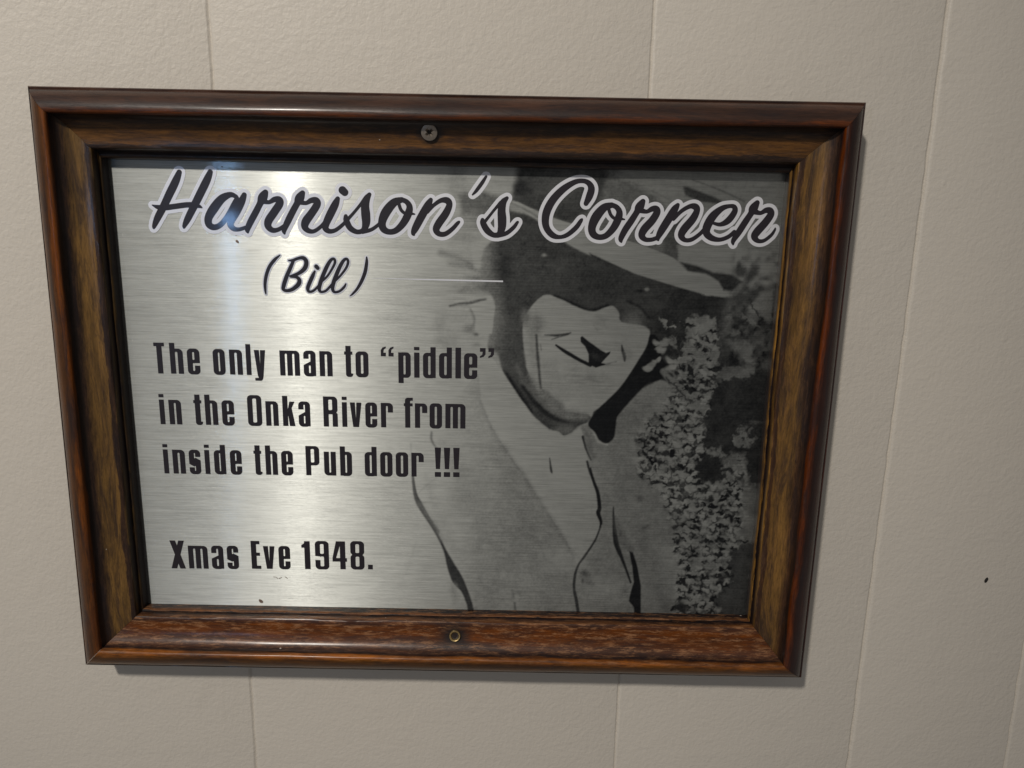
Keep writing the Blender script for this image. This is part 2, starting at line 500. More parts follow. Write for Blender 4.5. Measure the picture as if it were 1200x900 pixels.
def field_mesh(name, F, iso, z, mat, parent):
    """flat sheet of the area where the field is below iso (contour interpolated, no overlaps)"""
    g = F.d - iso
    ins = g < 0
    ny, nx = g.shape
    verts, faces, idx = [], [], {}
    xs, ys, st = F.xs, F.ys, F.step
    def V(key, x, y):
        k = idx.get(key)
        if k is None:
            k = idx[key] = len(verts)
            verts.append(loc3(x, y, z))
        return k
    c = ins[:-1, :-1].astype(int) + ins[:-1, 1:] + ins[1:, 1:] + ins[1:, :-1]
    for j in range(ny - 1):
        full = np.flatnonzero(c[j] == 4)
        if len(full):
            for run in np.split(full, np.flatnonzero(np.diff(full) > 1) + 1):
                a, b = int(run[0]), int(run[-1]) + 1
                faces.append((V((a, j), xs[a], ys[j]), V((b, j), xs[b], ys[j]), V((b, j + 1), xs[b], ys[j + 1]), V((a, j + 1), xs[a], ys[j + 1])))
    for j, i in zip(*np.nonzero((c > 0) & (c < 4))):
        i, j = int(i), int(j)
        cor = ((i, j), (i + 1, j), (i + 1, j + 1), (i, j + 1))
        poly = []
        for k in range(4):
            (ia, ja), (ib, jb) = cor[k], cor[(k + 1) % 4]
            ga, gb = g[ja, ia], g[jb, ib]
            if ga < 0:
                poly.append(V((ia, ja), xs[ia], ys[ja]))
            if (ga < 0) != (gb < 0):
                t = ga / (ga - gb)
                key = ('e', min(ia, ib), min(ja, jb), 'h' if ja == jb else 'v')
                poly.append(V(key, xs[ia] + t * (xs[ib] - xs[ia]), ys[ja] + t * (ys[jb] - ys[ja])))
        if len(poly) >= 3:
            faces.append(tuple(poly))
    me = mesh(name, verts, faces)
    return link(name, me, mat, parent)

M_INK = mat_ink()
M_WHITE = mat_white_ink()

def strokes_to_mm(strokes, ox, oy, sc):
    out = []
    for st in strokes:
        pts = []
        for (x, y, r) in catmull(st):
            px, py = ox + x / sc, oy + y / sc
            a = at(px, py, PLATE_Z); b = at(px + 1, py, PLATE_Z)
            pts.append((a[0], a[1], max(0.05, r / sc) * math.hypot(b[0] - a[0], b[1] - a[1])))
        out.append(pts)
    return out

def shift(strokes, dx, dy):
    return [[(x + dx, y + dy, r) for x, y, r in st] for st in strokes]

# --- hand-lettered title, traced stroke by stroke
O_STROKES = [[(905, 265, 19), (850, 285, 28), (795, 350, 33), (767, 420, 28), (776, 468, 25), (815, 490, 20), (865, 480, 21), (915, 430, 25), (950, 365, 27), (960, 315, 22), (940, 280, 18), (905, 264, 17)],
             [(884, 290, 12), (900, 335, 12), (932, 362, 11), (970, 362, 10), (996, 366, 5)]]
TITLE = []
TITLE += strokes_to_mm([
    [(301, 132, 19), (276, 195, 27), (232, 285, 28), (192, 370, 26), (150, 450, 24), (127, 505, 16), (122, 524, 8)],
    [(519, 130, 19), (494, 190, 27), (440, 300, 28), (400, 380, 26), (360, 460, 23), (338, 505, 15), (334, 521, 8)],
    [(112, 362, 4), (150, 376, 15), (200, 380, 19), (280, 370, 19), (350, 361, 19), (400, 362, 19), (440, 370, 13), (462, 381, 4)],
    [(700, 302, 15), (660, 289, 19), (600, 318, 28), (545, 385, 32), (508, 450, 28), (510, 497, 25), (545, 518, 21), (592, 500, 19), (640, 440, 18), (688, 350, 17), (708, 312, 14)],
    [(758, 291, 18), (738, 340, 26), (702, 410, 28), (667, 470, 26), (662, 503, 22), (685, 528, 18), (722, 533, 14), (765, 520, 13)],
    [(907, 273, 20), (888, 310, 33), (870, 350, 23), (840, 410, 23), (805, 475, 23), (781, 530, 19), (784, 554, 8)],
    [(880, 330, 22), (930, 342, 14), (970, 323, 19), (1003, 324, 23), (1007, 352, 27), (970, 410, 28), (930, 470, 28), (926, 510, 24), (955, 538, 19), (995, 535, 15), (1035, 512, 14)],
], 160, 180, 6)
TITLE += strokes_to_mm([
    [(208, 217, 18), (187, 255, 32), (170, 290, 23), (140, 345, 23), (105, 415, 23), (79, 475, 18), (81, 502, 8)],
    [(180, 275, 22), (230, 288, 14), (270, 269, 19), (304, 270, 23), (310, 298, 26), (275, 355, 27), (232, 415, 29), (224, 455, 24), (250, 482, 18), (290, 485, 14), (340, 450, 13), (372, 408, 11)],
    [(455, 257, 16), (436, 300, 26), (401, 370, 28), (374, 430, 25), (370, 466, 22), (397, 486, 17), (440, 478, 14), (490, 440, 13), (522, 405, 11)],
    [(489, 198, 28), (504, 212, 26)],
    [(678, 227, 14), (657, 262, 25), (648, 310, 29), (652, 370, 32), (654, 430, 28), (635, 478, 18), (590, 490, 17), (542, 462, 21), (516, 410, 21), (512, 380, 14)],
    [(518, 410, 13), (560, 365, 11), (610, 305, 11), (642, 262, 13)],
    [(630, 490, 15), (690, 475, 13), (740, 440, 12), (772, 400, 9)],
] + O_STROKES, 320, 190, 6)
TITLE += strokes_to_mm([
    [(149, 265, 15), (127, 305, 26), (82, 385, 28), (42, 462, 25), (26, 498, 16), (31, 511, 8)],
    [(125, 350, 13), (170, 303, 13), (220, 270, 16), (264, 270, 23), (280, 300, 22), (255, 360, 26), (206, 430, 27), (187, 473, 24), (206, 503, 19), (250, 505, 17), (300, 470, 15), (335, 432, 13), (348, 420, 9)],
    [(538, 101, 9), (510, 145, 13), (470, 200, 12), (443, 229, 6)],
    [(685, 252, 12), (657, 285, 24), (647, 340, 28), (650, 400, 31), (648, 460, 28), (630, 505, 20), (590, 512, 18), (546, 480, 23), (517, 430, 21), (513, 405, 13)],
    [(520, 430, 12), (560, 380, 10), (600, 330, 10), (640, 285, 13)],
    [(620, 515, 17), (680, 500, 15), (730, 460, 14), (755, 427, 11), (762, 420, 7)],
], 480, 190, 6)
TITLE += strokes_to_mm([
    [(400, 291, 17), (424, 240, 25), (438, 187, 24), (420, 149, 19), (380, 132, 16), (320, 141, 18), (240, 190, 24), (170, 262, 27), (127, 340, 28), (114, 410, 26), (126, 468, 23), (165, 513, 21), (215, 527, 14), (270, 510, 16), (330, 460, 17), (362, 415, 14), (372, 402, 8)],
    [(800, 276, 18), (777, 315, 31), (758, 350, 22), (720, 410, 23), (676, 475, 23), (646, 535, 19), (648, 560, 8)],
    [(775, 335, 22), (825, 348, 14), (865, 329, 19), (893, 330, 23), (898, 356, 25), (865, 410, 27), (811, 470, 28), (792, 514, 24), (816, 543, 17), (860, 545, 15), (905, 530, 15)],
] + shift(O_STROKES, -325, 37), 620, 190, 6)
TITLE += strokes_to_mm([
    [(325, 301, 14), (301, 335, 26), (261, 400, 28), (211, 480, 26), (186, 530, 17), (188, 549, 7)],
    [(295, 400, 13), (350, 345, 14), (410, 311, 16), (448, 314, 23), (460, 340, 22), (430, 400, 27), (371, 470, 28), (350, 514, 24), (372, 546, 16), (420, 545, 15), (480, 505, 14), (525, 455, 14)],
    [(572, 428, 10), (625, 438, 15), (680, 410, 23), (724, 350, 21), (722, 316, 17), (690, 309, 14), (635, 326, 20), (572, 380, 29), (532, 450, 30), (527, 498, 26), (562, 533, 21), (620, 545, 15), (680, 525, 15), (722, 490, 14)],
    [(883, 286, 18), (857, 325, 31), (840, 360, 22), (800, 420, 23), (755, 490, 23), (716, 550, 17), (714, 578, 7)],
    [(860, 345, 22), (905, 358, 14), (945, 339, 19), (973, 342, 23), (978, 370, 25), (940, 425, 27), (882, 490, 28), (864, 524, 24), (887, 553, 16), (930, 552, 13), (980, 515, 12), (1005, 480, 9), (1010, 466, 6)],
], 740, 190, 6)
NICK = strokes_to_mm([
    [(285, 106, 6), (240, 145, 14), (195, 205, 15), (167, 280, 15), (156, 350, 14), (158, 410, 11), (163, 445, 6)],
    [(402, 160, 14), (372, 230, 17), (342, 300, 18), (320, 370, 18), (316, 403, 15), (346, 417, 14), (395, 405, 16), (445, 365, 19), (458, 327, 18), (435, 299, 14), (388, 292, 12)],
    [(362, 152, 6), (400, 150, 12), (450, 132, 13), (494, 131, 17), (518, 165, 19), (504, 220, 19), (450, 265, 15), (380, 291, 12)],
    [(592, 247, 9), (575, 285, 16), (546, 350, 17), (531, 395, 16), (541, 424, 12), (577, 419, 11), (620, 380, 10), (650, 335, 9)],
    [(605, 204, 18), (618, 218, 17)],
    [(650, 338, 10), (702, 290, 10), (747, 220, 11), (770, 168, 12), (761, 138, 12), (735, 147, 14), (701, 200, 17), (666, 280, 18), (641, 350, 18), (631, 400, 16), (646, 427, 11), (687, 419, 11), (727, 380, 11), (768, 330, 10)],
    [(767, 335, 10), (817, 285, 10), (866, 220, 11), (885, 168, 12), (876, 140, 12), (850, 147, 14), (816, 200, 17), (781, 280, 18), (756, 350, 18), (749, 400, 16), (766, 429, 12), (810, 421, 11), (850, 385, 11), (865, 358, 7)],
    [(1048, 123, 7), (1048, 170, 14), (1035, 250, 16), (1005, 330, 15), (965, 400, 12), (925, 445, 9), (903, 463, 4)],
], 290, 285, 7.5)

def stroke_field(strokes, step, pad=2.6):
    A = np.array([p for st in strokes for p in st])
    m = A[:, 2].max() + pad + 0.5
    F = Field(A[:, 0].min() - m, A[:, 1].min() - m, A[:, 0].max() + m, A[:, 1].max() + m, step)
    for st in strokes:
        for a, b in zip(st, st[1:]):
            F.capsule(a, b, pad)
    return F

F1 = stroke_field(TITLE, 0.13)
field_mesh('letter_outline', F1, 1.55, PLATE_Z + 0.12, M_WHITE, PLAQUE)
field_mesh('script_lettering', F1, 0.0, PLATE_Z + 0.18, M_INK, PLAQUE)
F2 = stroke_field(NICK, 0.11)
field_mesh('letter_outline', F2, 0.50, PLATE_Z + 0.12, M_WHITE, PLAQUE)
field_mesh('script_lettering', F2, 0.0, PLATE_Z + 0.18, M_INK, PLAQUE)

# --- condensed block lettering: each glyph cut from rounded boxes and polygons
def sd_box(X, Y, x0, y0, x1, y1, r=0.0):
    r = min(r, (x1 - x0) / 2, (y1 - y0) / 2)
    qx = np.abs(X - (x0 + x1) / 2) - (x1 - x0) / 2 + r
    qy = np.abs(Y - (y0 + y1) / 2) - (y1 - y0) / 2 + r
    return np.hypot(np.maximum(qx, 0), np.maximum(qy, 0)) + np.minimum(np.maximum(qx, qy), 0) - r

def sd_poly(X, Y, pts):
    d = np.full(X.shape, 1e9)
    s = np.ones(X.shape)
    n = len(pts)
    for i in range(n):
        ax, ay = pts[i]; bx, by = pts[i - 1]
        ex, ey = bx - ax, by - ay
        wx, wy = X - ax, Y - ay
        t = np.clip((wx * ex + wy * ey) / max(ex * ex + ey * ey, 1e-12), 0, 1)
        d = np.minimum(d, (wx - ex * t) ** 2 + (wy - ey * t) ** 2)
        c1, c2, c3 = Y >= ay, Y < by, ex * wy > ey * wx
        flip = (c1 & c2 & c3) | (~c1 & ~c2 & ~c3)
        s = np.where(flip, -s, s)
    return s * np.sqrt(d)

def glyph(ch, w, H):
    """ops: (sign, kind, args) in millimetres, baseline at y = 0"""
    xh = 0.815 * H
    s = 0.166 * H
    t = 0.100 * H
    r = 0.40 * w
    B = lambda *a: ('+', 'b', a)
    C = lambda *a: ('-', 'b', a)
    P = lambda *a: ('+', 'p', a)
    Q = lambda *a: ('-', 'p', a)
    ro = 0.135 * H
    ri = 0.04 * H
    if ch in 'oO':
        h = xh if ch == 'o' else H
        return [B(0, -0.015 * H, w, h + 0.01 * H, ro), C(s, t, w - s, h - t, ri)]
    arch = lambda a, b, h: [B(a, -h, b, h, ro), C(a + s, -2 * h, b - s, h - t, ri * 0.8), C(a - 9, -9 * h, b + 9, 0)]
    if ch == 'n':
        return arch(0, w, xh) + [B(0, 0, s, xh)]
    if ch == 'h':
        return arch(0, w, xh) + [B(0, 0, s, H)]
    if ch == 'm':
        m = (w - s) / 2
        return [B(0, -xh, w, xh, ro), C(s, -2 * xh, m, xh - t, ri), C(m + s, -2 * xh, w - s, xh - t, ri), C(-9, -99, w + 9, 0), B(0, 0, s, xh)]
    if ch == 'u':
        return [B(0, 0, w, 2 * xh, ro), C(s, t, w - s, 3 * xh, ri), C(-9, xh, w + 9, 99), B(w - s, 0, w, xh)]
    if ch == 'l':
        return [B(0, 0, w, H)]
    if ch == 'i':
        return [B(0, 0, w, 0.82 * H), B(0, 0.895 * H, w, H)]
    if ch == '!':
        return [P((0, H), (w, H), (0.84 * w, 0.27 * H), (0.16 * w, 0.27 * H)), B(0, 0, w, 0.165 * H)]
    if ch == '.':
        return [B(0, 0, w, 0.165 * H)]
    if ch == 'e':
        return [B(0, -0.015 * H, w, xh + 0.01 * H, ro), C(s, t, w - s, 0.36 * H, ri), C(s, 0.46 * H, w - s, xh - t, ri), C(w - s - 0.01, 0.275 * H, w + 9, 0.36 * H)]
    if ch == 'a':
        return [B(0, -0.015 * H, w, xh + 0.01 * H, ro), C(s, 0.545 * H, w - s, xh - t, ri),
                Q((-1, 0.33 * H), (0, 0.355 * H), (w - s, 0.475 * H), (w - s, 0.58 * H), (s, 0.58 * H), (s, 0.56 * H), (-1, 0.56 * H)),
                C(s, 0.095 * H, w - s, 0.345 * H, ri), B(w - s, 0, w, 0.65 * H)]
    if ch == 's':
        return [B(0, -0.015 * H, w, xh + 0.01 * H, ro), C(s, 0.53 * H, w - s, xh - t, ri), C(s, t, w - s, 0.27 * H, ri),
                Q((s, 0.58 * H), (w + 1, 0.58 * H), (w + 1, 0.425 * H)), Q((w - s, 0.22 * H), (-1, 0.22 * H), (-1, 0.375 * H))]
    if ch == 't':
        x = 0.16 * w
        return [B(x, -0.01 * H, w, H * 1.6, 0.09 * H), C(x + s, t, w + 9, 3 * H, 0.03 * H), C(-9, H, w + 9, 99), B(0, xh - t, w * 0.96, xh)]
    if ch == 'f':
        x = 0.13 * w
        return [B(x, -H, w * 1.3, H, 0.1 * H), C(x + s, -2 * H, w + 99, H - t, 0.03 * H), C(w, -9, w + 99, 99), C(-9, -99, w + 9, 0), B(0, xh - t, w * 0.97, xh)]
    if ch == 'r':
        return [B(0, -xh, w, xh, ro), C(s, -2 * xh, w - s, xh - t, ri), C(s + 0.01, -99, w + 9, 0.50 * H), C(-9, -99, w + 9, 0), B(0, 0, s, xh)]
    if ch in 'vy':
        h, b = xh, s * 0.56
        v = [P((0, h), (s * 0.98, h), (w * 0.5, 0.22 * H), (w - s * 0.98, h), (w, h), (w * 0.5 + b, 0), (w * 0.5 - b, 0))]
        if ch == 'y':
            v += [P((w - s * 0.5, 0.5 * h), (w * 0.5 + b, -0.03 * H), (w * 0.5 + b * 0.7, -0.14 * H), (w * 0.5 + b * 0.2, -0.185 * H), (0, -0.185 * H), (0, -0.095 * H), (w * 0.32, -0.095 * H), (w * 0.5 - b, 0))]
        return v
    if ch in 'pbd':
        y0 = -0.185 * H if ch == 'p' else 0
        st = B(w - s, 0, w, H) if ch == 'd' else B(0, y0, s, xh if ch == 'p' else H)
        return [B(0, -0.01 * H, w, xh + 0.005 * H, ro), C(s, t, w - s, xh - t, ri), st]
    if ch == 'k':
        return [B(0, 0, s, H), P((s * 0.9, 0.30 * H), (s * 0.9, 0.46 * H), (w - s * 1.0, xh), (w, xh)), P((s * 1.2, 0.50 * H), (s * 1.75, 0.62 * H), (w, 0), (w - s * 1.08, 0), (s * 1.0, 0.44 * H))]
    if ch == 'T':
        return [B(0, H - 0.115 * H, w, H), B((w - s) / 2, 0, (w + s) / 2, H)]
    if ch == 'P':
        return [B(0, 0.34 * H, w, H, ro), C(s, 0.34 * H + t, w - s, H - t, ri), B(0, 0, s, H)]
    if ch == 'R':
        return [B(0, 0.43 * H, w, H, ro), B(s, -H, w, 0.53 * H, 0.10 * H), C(s, 0.55 * H, w - s * 1.02, H - t, ri), C(s, -2 * H, w - s, 0.415 * H, 0.01 * H), Q((w + 0.3, 0.56 * H), (w - 0.09 * w, 0.475 * H), (w + 0.3, 0.40 * H)), C(-9, -99, w + 9, 0), B(0, 0, s, H)]
    if ch == 'X':
        k = s * 1.12
        return [P((0, H), (k, H), (w, 0), (w - k, 0)), P((w - k, H), (w, H), (k, 0), (0, 0))]
    if ch == 'E':
        return [B(0, 0, s * 1.05, H), B(0, 0, w, 0.115 * H), B(0, H - 0.115 * H, w * 0.93, H), B(0, 0.47 * H, w * 0.93, 0.585 * H)]
    if ch == '1':
        return [B(w - s * 1.12, 0, w, H), P((0, 0.765 * H), (0, 0.86 * H), (0.28 * w, 0.91 * H), (0.40 * w, H), (w, H), (w, 0.765 * H))]
    if ch == '9':
        return [B(0, -0.01 * H, w, H * 1.01, ro), C(s, 0.55 * H, w - s, H - t, ri), C(s, t, w - s, 0.455 * H, ri), C(-9, 0.325 * H, s + 0.01, 0.42 * H), Q((-9, 0.2 * H + 0.16 * H), (s + 0.02, 0.36 * H), (s + 0.02, 0.455 * H), (0.0, 0.47 * H), (-9, 0.47 * H))]
    if ch == '4':
        return [P((0, 0.275 * H), (0, 0.40 * H), (0.27 * w, H), (0.90 * w, H), (0.90 * w, 0.40 * H), (w, 0.40 * H), (w, 0.275 * H), (0.90 * w, 0.275 * H), (0.90 * w, 0), (0.53 * w, 0), (0.53 * w, 0.275 * H)),
                Q((0.25 * w, 0.40 * H), (0.53 * w, 0.40 * H), (0.53 * w, 0.85 * H))]
    if ch == '8':
        return [B(0, -0.01 * H, w, 0.54 * H, ro), B(0, 0.50 * H, w, 1.01 * H, ro), C(s, t, w - s, 0.455 * H, ri), C(s, 0.585 * H, w - s, H - t, ri)]
    if ch in '\u201c\u201d':
        out = []
        for x in (0.0, 0.60 * w):
            k = 0.40 * w
            if ch == '\u201c':
                out += [B(x, 0.68 * H, x + k, 0.80 * H), P((x, 0.79 * H), (x, 0.88 * H), (x + 0.35 * k, 0.965 * H), (x + k, H), (x + k, 0.945 * H), (x + 0.6 * k, 0.90 * H), (x + 0.5 * k, 0.79 * H))]
            else:
                out += [B(x, 0.88 * H, x + k, H), P((x + k, 0.89 * H), (x + k, 0.80 * H), (x + 0.65 * k, 0.715 * H), (x, 0.68 * H), (x, 0.735 * H), (x + 0.4 * k, 0.78 * H), (x + 0.5 * k, 0.89 * H))]
        return out
    raise ValueError(ch)

def block_line(glyphs, base, capH):
    """glyphs: (character, left px, right px); base: two baseline points in px; capH: capital height in px at its middle"""
    (xa, ya), (xb, yb) = base
    k = (yb - ya) / (xb - xa)
    yb_px = lambda x: ya + k * (x - xa)
    p0, p1 = at(xa, ya, PLATE_Z), at(xb, yb, PLATE_Z)
    sl = (p1[1] - p0[1]) / (p1[0] - p0[0])
    xm = (xa + xb) / 2
    H = at(xm, yb_px(xm) - capH, PLATE_Z)[1] - at(xm, yb_px(xm), PLATE_Z)[1]
    L = at(glyphs[0][1], yb_px(glyphs[0][1]), PLATE_Z)[0]
    R = at(glyphs[-1][2], yb_px(glyphs[-1][2]), PLATE_Z)[0]
    F = Field(L - 2, min(p0[1], p1[1]) - 0.3 * H - 1, R + 2, max(p0[1], p1[1]) + H + 1.5, 0.11)
    for ch, l, r in glyphs:
        hpx = capH * (1.0 if ch in 'TPROXE1948!ildhbktf\u201c\u201d' else (0.165 if ch == '.' else 0.815))
        x0 = at(l, yb_px(l) - hpx, PLATE_Z)[0]
        x1 = at(r, yb_px(r), PLATE_Z)[0]
        y0 = p0[1] + sl * ((x0 + x1) / 2 - p0[0])
        i0, i1 = np.searchsorted(F.xs, (x0 - 1, x1 + 1))
        X, Y = np.meshgrid(F.xs[i0:i1] - x0, F.ys - y0)
        d = np.full(X.shape, 99.0)
        for sg, kind, a in glyph(ch, x1 - x0, H):
            q = sd_box(X, Y, *a) if kind == 'b' else sd_poly(X, Y, list(a))
            d = np.minimum(d, q) if sg == '+' else np.maximum(d, -q)
        F.d[:, i0:i1] = np.minimum(F.d[:, i0:i1], d)
    return field_mesh('block_lettering', F, 0.0, PLATE_Z + 0.15, M_INK, PLAQUE)

def G(ox, sc, items):
    return [(c, ox + a / sc, ox + b / sc) for c, a, b in items]
s5 = 1200 / 220
block_line(G(170, s5, [('T', 52, 135), ('h', 152, 250), ('e', 265, 356), ('o', 430, 517), ('n', 535, 627), ('l', 640, 682), ('y', 695, 775), ('m', 858, 992), ('a', 1010, 1094)])
           + G(370, s5, [('n', 22, 109), ('t', 180, 240), ('o', 253, 339), ('\u201c', 415, 500), ('p', 527, 608), ('i', 628, 664), ('d', 685, 767), ('d', 788, 870), ('l', 893, 928), ('e', 948, 1032), ('\u201d', 1050, 1137)]),
           ((190, 437.5), (552, 443.6)), 36.0)
block_line(G(170, s5, [('i', 85, 132), ('n', 148, 239), ('t', 305, 372), ('h', 377, 470), ('e', 487, 575), ('O', 650, 751), ('n', 768, 856), ('k', 875, 962), ('a', 978, 1059)])
           + G(360, s5, [('R', 100, 197), ('i', 220, 257), ('v', 272, 350), ('e', 370, 449), ('r', 470, 550), ('f', 617, 677), ('r', 688, 768), ('o', 782, 862), ('m', 883, 1011)]),
           ((191, 496.9), (533, 501.9)), 35.2)
block_line(G(170, s5, [('i', 110, 156), ('n', 172, 263), ('s', 277, 361), ('i', 375, 419), ('d', 435, 521), ('e', 540, 623), ('t', 690, 752), ('h', 765, 851), ('e', 868, 949)])
           + G(350, s5, [('P', 42, 136), ('u', 160, 241), ('b', 262, 343), ('d', 420, 501), ('o', 520, 601), ('o', 620, 701), ('r', 720, 800), ('!', 870, 910), ('!', 928, 968), ('!', 988, 1028)]),
           ((195.7, 554.6), (524, 558.8)), 34.2)
block_line(G(185, 8, [('X', 108, 264), ('m', 280, 477), ('a', 497, 623), ('s', 643, 763), ('E', 868, 971), ('v', 985, 1103)])
           + G(310, 8, [('e', 128, 246), ('1', 343, 433), ('9', 470, 608), ('4', 632, 775), ('8', 802, 938), ('.', 970, 1016)]),
           ((208, 665.9), (430, 667.0)), 32.6)

# --- thin white rule beside the nickname
ra, rb = at(436, 326.0, PLATE_Z), at(589.5, 329.7, PLATE_Z)
def rule():
    n = 30
    v, f = [], []
    for i in range(n + 1):
        t = i / n
        x, y = ra[0] + (rb[0] - ra[0]) * t, ra[1] + (rb[1] - ra[1]) * t
        h = 0.05 + 0.30 * min(1.0, t * 1.6)
        v += [loc3(x, y - h, PLATE_Z + 0.12), loc3(x, y + h, PLATE_Z + 0.12)]
    for i in range(n):
        f.append((2 * i, 2 * i + 2, 2 * i + 3, 2 * i + 1))
    return link('rule_line', mesh('rule_line', v, f), M_WHITE, PLAQUE)
rule()

# ------------------------------------------------------------------ printed portrait (a photograph printed on the metal)
def smooth_noise(shape, cell, rng):
    h, w = shape
    gh, gw = int(h / cell) + 3, int(w / cell) + 3
    g = rng.random((gh, gw))
    yy = np.arange(h) / cell; xx = np.arange(w) / cell
    y0 = yy.astype(int); x0 = xx.astype(int)
    fy = (yy - y0)[:, None]; fx = (xx - x0)[None, :]
    fy = fy * fy * (3 - 2 * fy); fx = fx * fx * (3 - 2 * fx)
    a = g[y0][:, x0]; b = g[y0][:, x0 + 1]; c = g[y0 + 1][:, x0]; d = g[y0 + 1][:, x0 + 1]
    return (a * (1 - fx) + b * fx) * (1 - fy) + (c * (1 - fx) + d * fx) * fy

def portrait():
    xl = at(425, 450, PLATE_Z)[0]
    xr = max(pc['tr'][0], pc['br'][0]) - 2.0
    yt = max(pc['tl'][1], pc['tr'][1]) - 2.0
    yb = min(pc['bl'][1], pc['br'][1]) + 2.0
    st = 0.32
    xs = np.arange(xl, xr, st); ys = np.arange(yb, yt, st)
    X, Y = np.meshgrid(xs, ys)
    PX, PY = to_px(X, Y, PLATE_Z)
    V = np.ones(PX.shape)
    rng = np.random.default_rng(5)
    def mask(d, soft):
        t = np.clip(0.5 - d / (2 * soft), 0, 1)
        return t * t * (3 - 2 * t)
    def win(pts, pad):
        a = np.array(pts)
        m = (PX > a[:, 0].min() - pad) & (PX < a[:, 0].max() + pad) & (PY > a[:, 1].min() - pad) & (PY < a[:, 1].max() + pad)
        jj, ii = np.nonzero(m)
        if not len(jj):
            return None
        return slice(jj.min(), jj.max() + 1), slice(ii.min(), ii.max() + 1)
    def cv(pts, o):
        return [(o[0] + p[0] / o[2], o[1] + p[1] / o[2]) + tuple(q / o[2] for q in p[2:3]) for p in pts]
    I = (0, 0, 1)
    def poly(pts, v, soft=1.2, o=I, k=1.0, curve=False):
        q = cv(pts, o)
        if curve:
            q = [tuple(p) for p in catmull(q + [q[0]], 4)[:-1]]
        w = win(q, soft + 2)
        if w is None: return
        m = mask(sd_poly(PX[w], PY[w], q), soft) * k
        V[w] = V[w] * (1 - m) + v * m
    def line(pts, v, soft=1.0, o=I, k=1.0):
        q = catmull(cv(pts, o), 5)
        w = win([p[:2] for p in q], max(p[2] for p in q) + soft + 2)
        if w is None: return
        d = np.full(PX[w].shape, 1e9)
        for a, b in zip(q, q[1:]):
            dx, dy = b[0] - a[0], b[1] - a[1]
            t = np.clip(((PX[w] - a[0]) * dx + (PY[w] - a[1]) * dy) / max(dx * dx + dy * dy, 1e-9), 0, 1)
            d = np.minimum(d, np.hypot(PX[w] - a[0] - t * dx, PY[w] - a[1] - t * dy) - (a[2] + t * (b[2] - a[2])))
        m = mask(d, soft) * k
        V[w] = V[w] * (1 - m) + v * m
    def blob(x, y, rx, ry, v, soft=2.0, ang=0.0, o=I, k=1.0):
        x, y, rx, ry = o[0] + x / o[2], o[1] + y / o[2], rx / o[2], ry / o[2]
        R = max(rx, ry)
        w = win([(x - R, y - R), (x + R, y + R)], soft + 2)
        if w is None: return
        c, s = math.cos(ang), math.sin(ang)
        u = (PX[w] - x) * c + (PY[w] - y) * s
        q = -(PX[w] - x) * s + (PY[w] - y) * c
        d = (np.sqrt((u / rx) ** 2 + (q / ry) ** 2) - 1) * min(rx, ry)
        m = mask(d, soft) * k
        V[w] = V[w] * (1 - m) + v * m
    K1 = (480, 190, s5); K2 = (700, 190, s5); K3 = (480, 320, s5); K4 = (600, 340, 1200 / 180)
    K5 = (700, 340, s5); K6 = (480, 460, s5); K7 = (690, 470, s5); K8 = (450, 560, s5); K9 = (670, 565, s5)

    wn = rng.normal(0, 1, V.shape)
    for ax in (0, 1):
        wn = (np.roll(wn, 1, ax) + 2 * wn + np.roll(wn, -1, ax)) / 4
    n2 = np.clip(0.5 + wn * 0.42, 0, 1)
    n5 = smooth_noise(V.shape, 7.0, rng); n12 = smooth_noise(V.shape, 18.0, rng); n30 = smooth_noise(V.shape, 45.0, rng)
    # far background, soft and pale on the left
    poly([(520, 180), (612, 180), (606, 232), (585, 240), (540, 238), (522, 225)], 0.86, 6)
    blob(536, 212, 13, 22, 0.66, 8); blob(516, 206, 7, 10, 0.72, 6)
    poly([(538, 228), (560, 222), (590, 232), (600, 244), (610, 262), (585, 276), (560, 270), (540, 256)], 0.33, 5)
    blob(545, 262, 14, 9, 0.62, 8)
    # right-hand background, grey
    poly([(604, 180), (935, 180), (925, 360), (700, 310), (598, 250)], 0.74, 2)
    poly([(700, 180), (735, 205), (800, 242), (812, 262), (780, 300), (690, 280), (640, 250), (640, 180)], 0.40, 5)
    poly([(724, 205), (800, 226), (870, 250), (880, 275), (800, 262), (770, 232)], 0.76, 5)
    line([(728, 210, 1), (760, 222, 1), (792, 238, 1)], 0.55, 2)
    poly([(801, 219), (806, 219), (842, 233), (850, 240), (820, 236), (803, 229)], 0.20, 2)
    line([(812, 211, 0.8), (842, 222, 1), (872, 236, 1)], 0.45, 1.5)
    poly([(776, 262), (798, 255), (800, 285), (793, 306), (778, 298)], 0.28, 3)
    poly([(794, 288), (868, 286), (864, 318), (830, 318), (797, 305)], 0.86, 3)
    # hat crown
    poly([(609, 180), (700, 180), (712, 205), (700, 240), (668, 262), (636, 252), (598, 236), (604, 214)], 0.15, 5)
    blob(612, 220, 10, 8, 0.10, 4); blob(660, 215, 30, 25, 0.24, 16)
    # brim, pale on its upper side
    poly([(596, 235), (607, 237), (622, 244), (650, 256), (676, 264), (747, 286), (777, 297), (792, 304.5), (803, 316), (828, 322), (842, 330), (847, 338), (843, 346), (828, 344.5), (780, 331), (744, 320), (700, 302), (687, 297), (665, 285), (640, 265), (620, 252)], 0.93, 1.2, curve=True)
    line([(598, 237, 1), (620, 248, 1.6), (640, 260, 2)], 0.55, 1.5)
    # dark mass right of the head
    poly([(690, 296), (744, 321), (780, 332), (828, 345.5), (846, 348), (918, 350), (905, 640), (795, 600), (690, 497), (700, 470), (755, 400)], 0.11, 1.6)
    poly([(850, 350), (872, 338), (930, 330), (930, 432), (850, 432), (842, 400)], 0.26, 6)
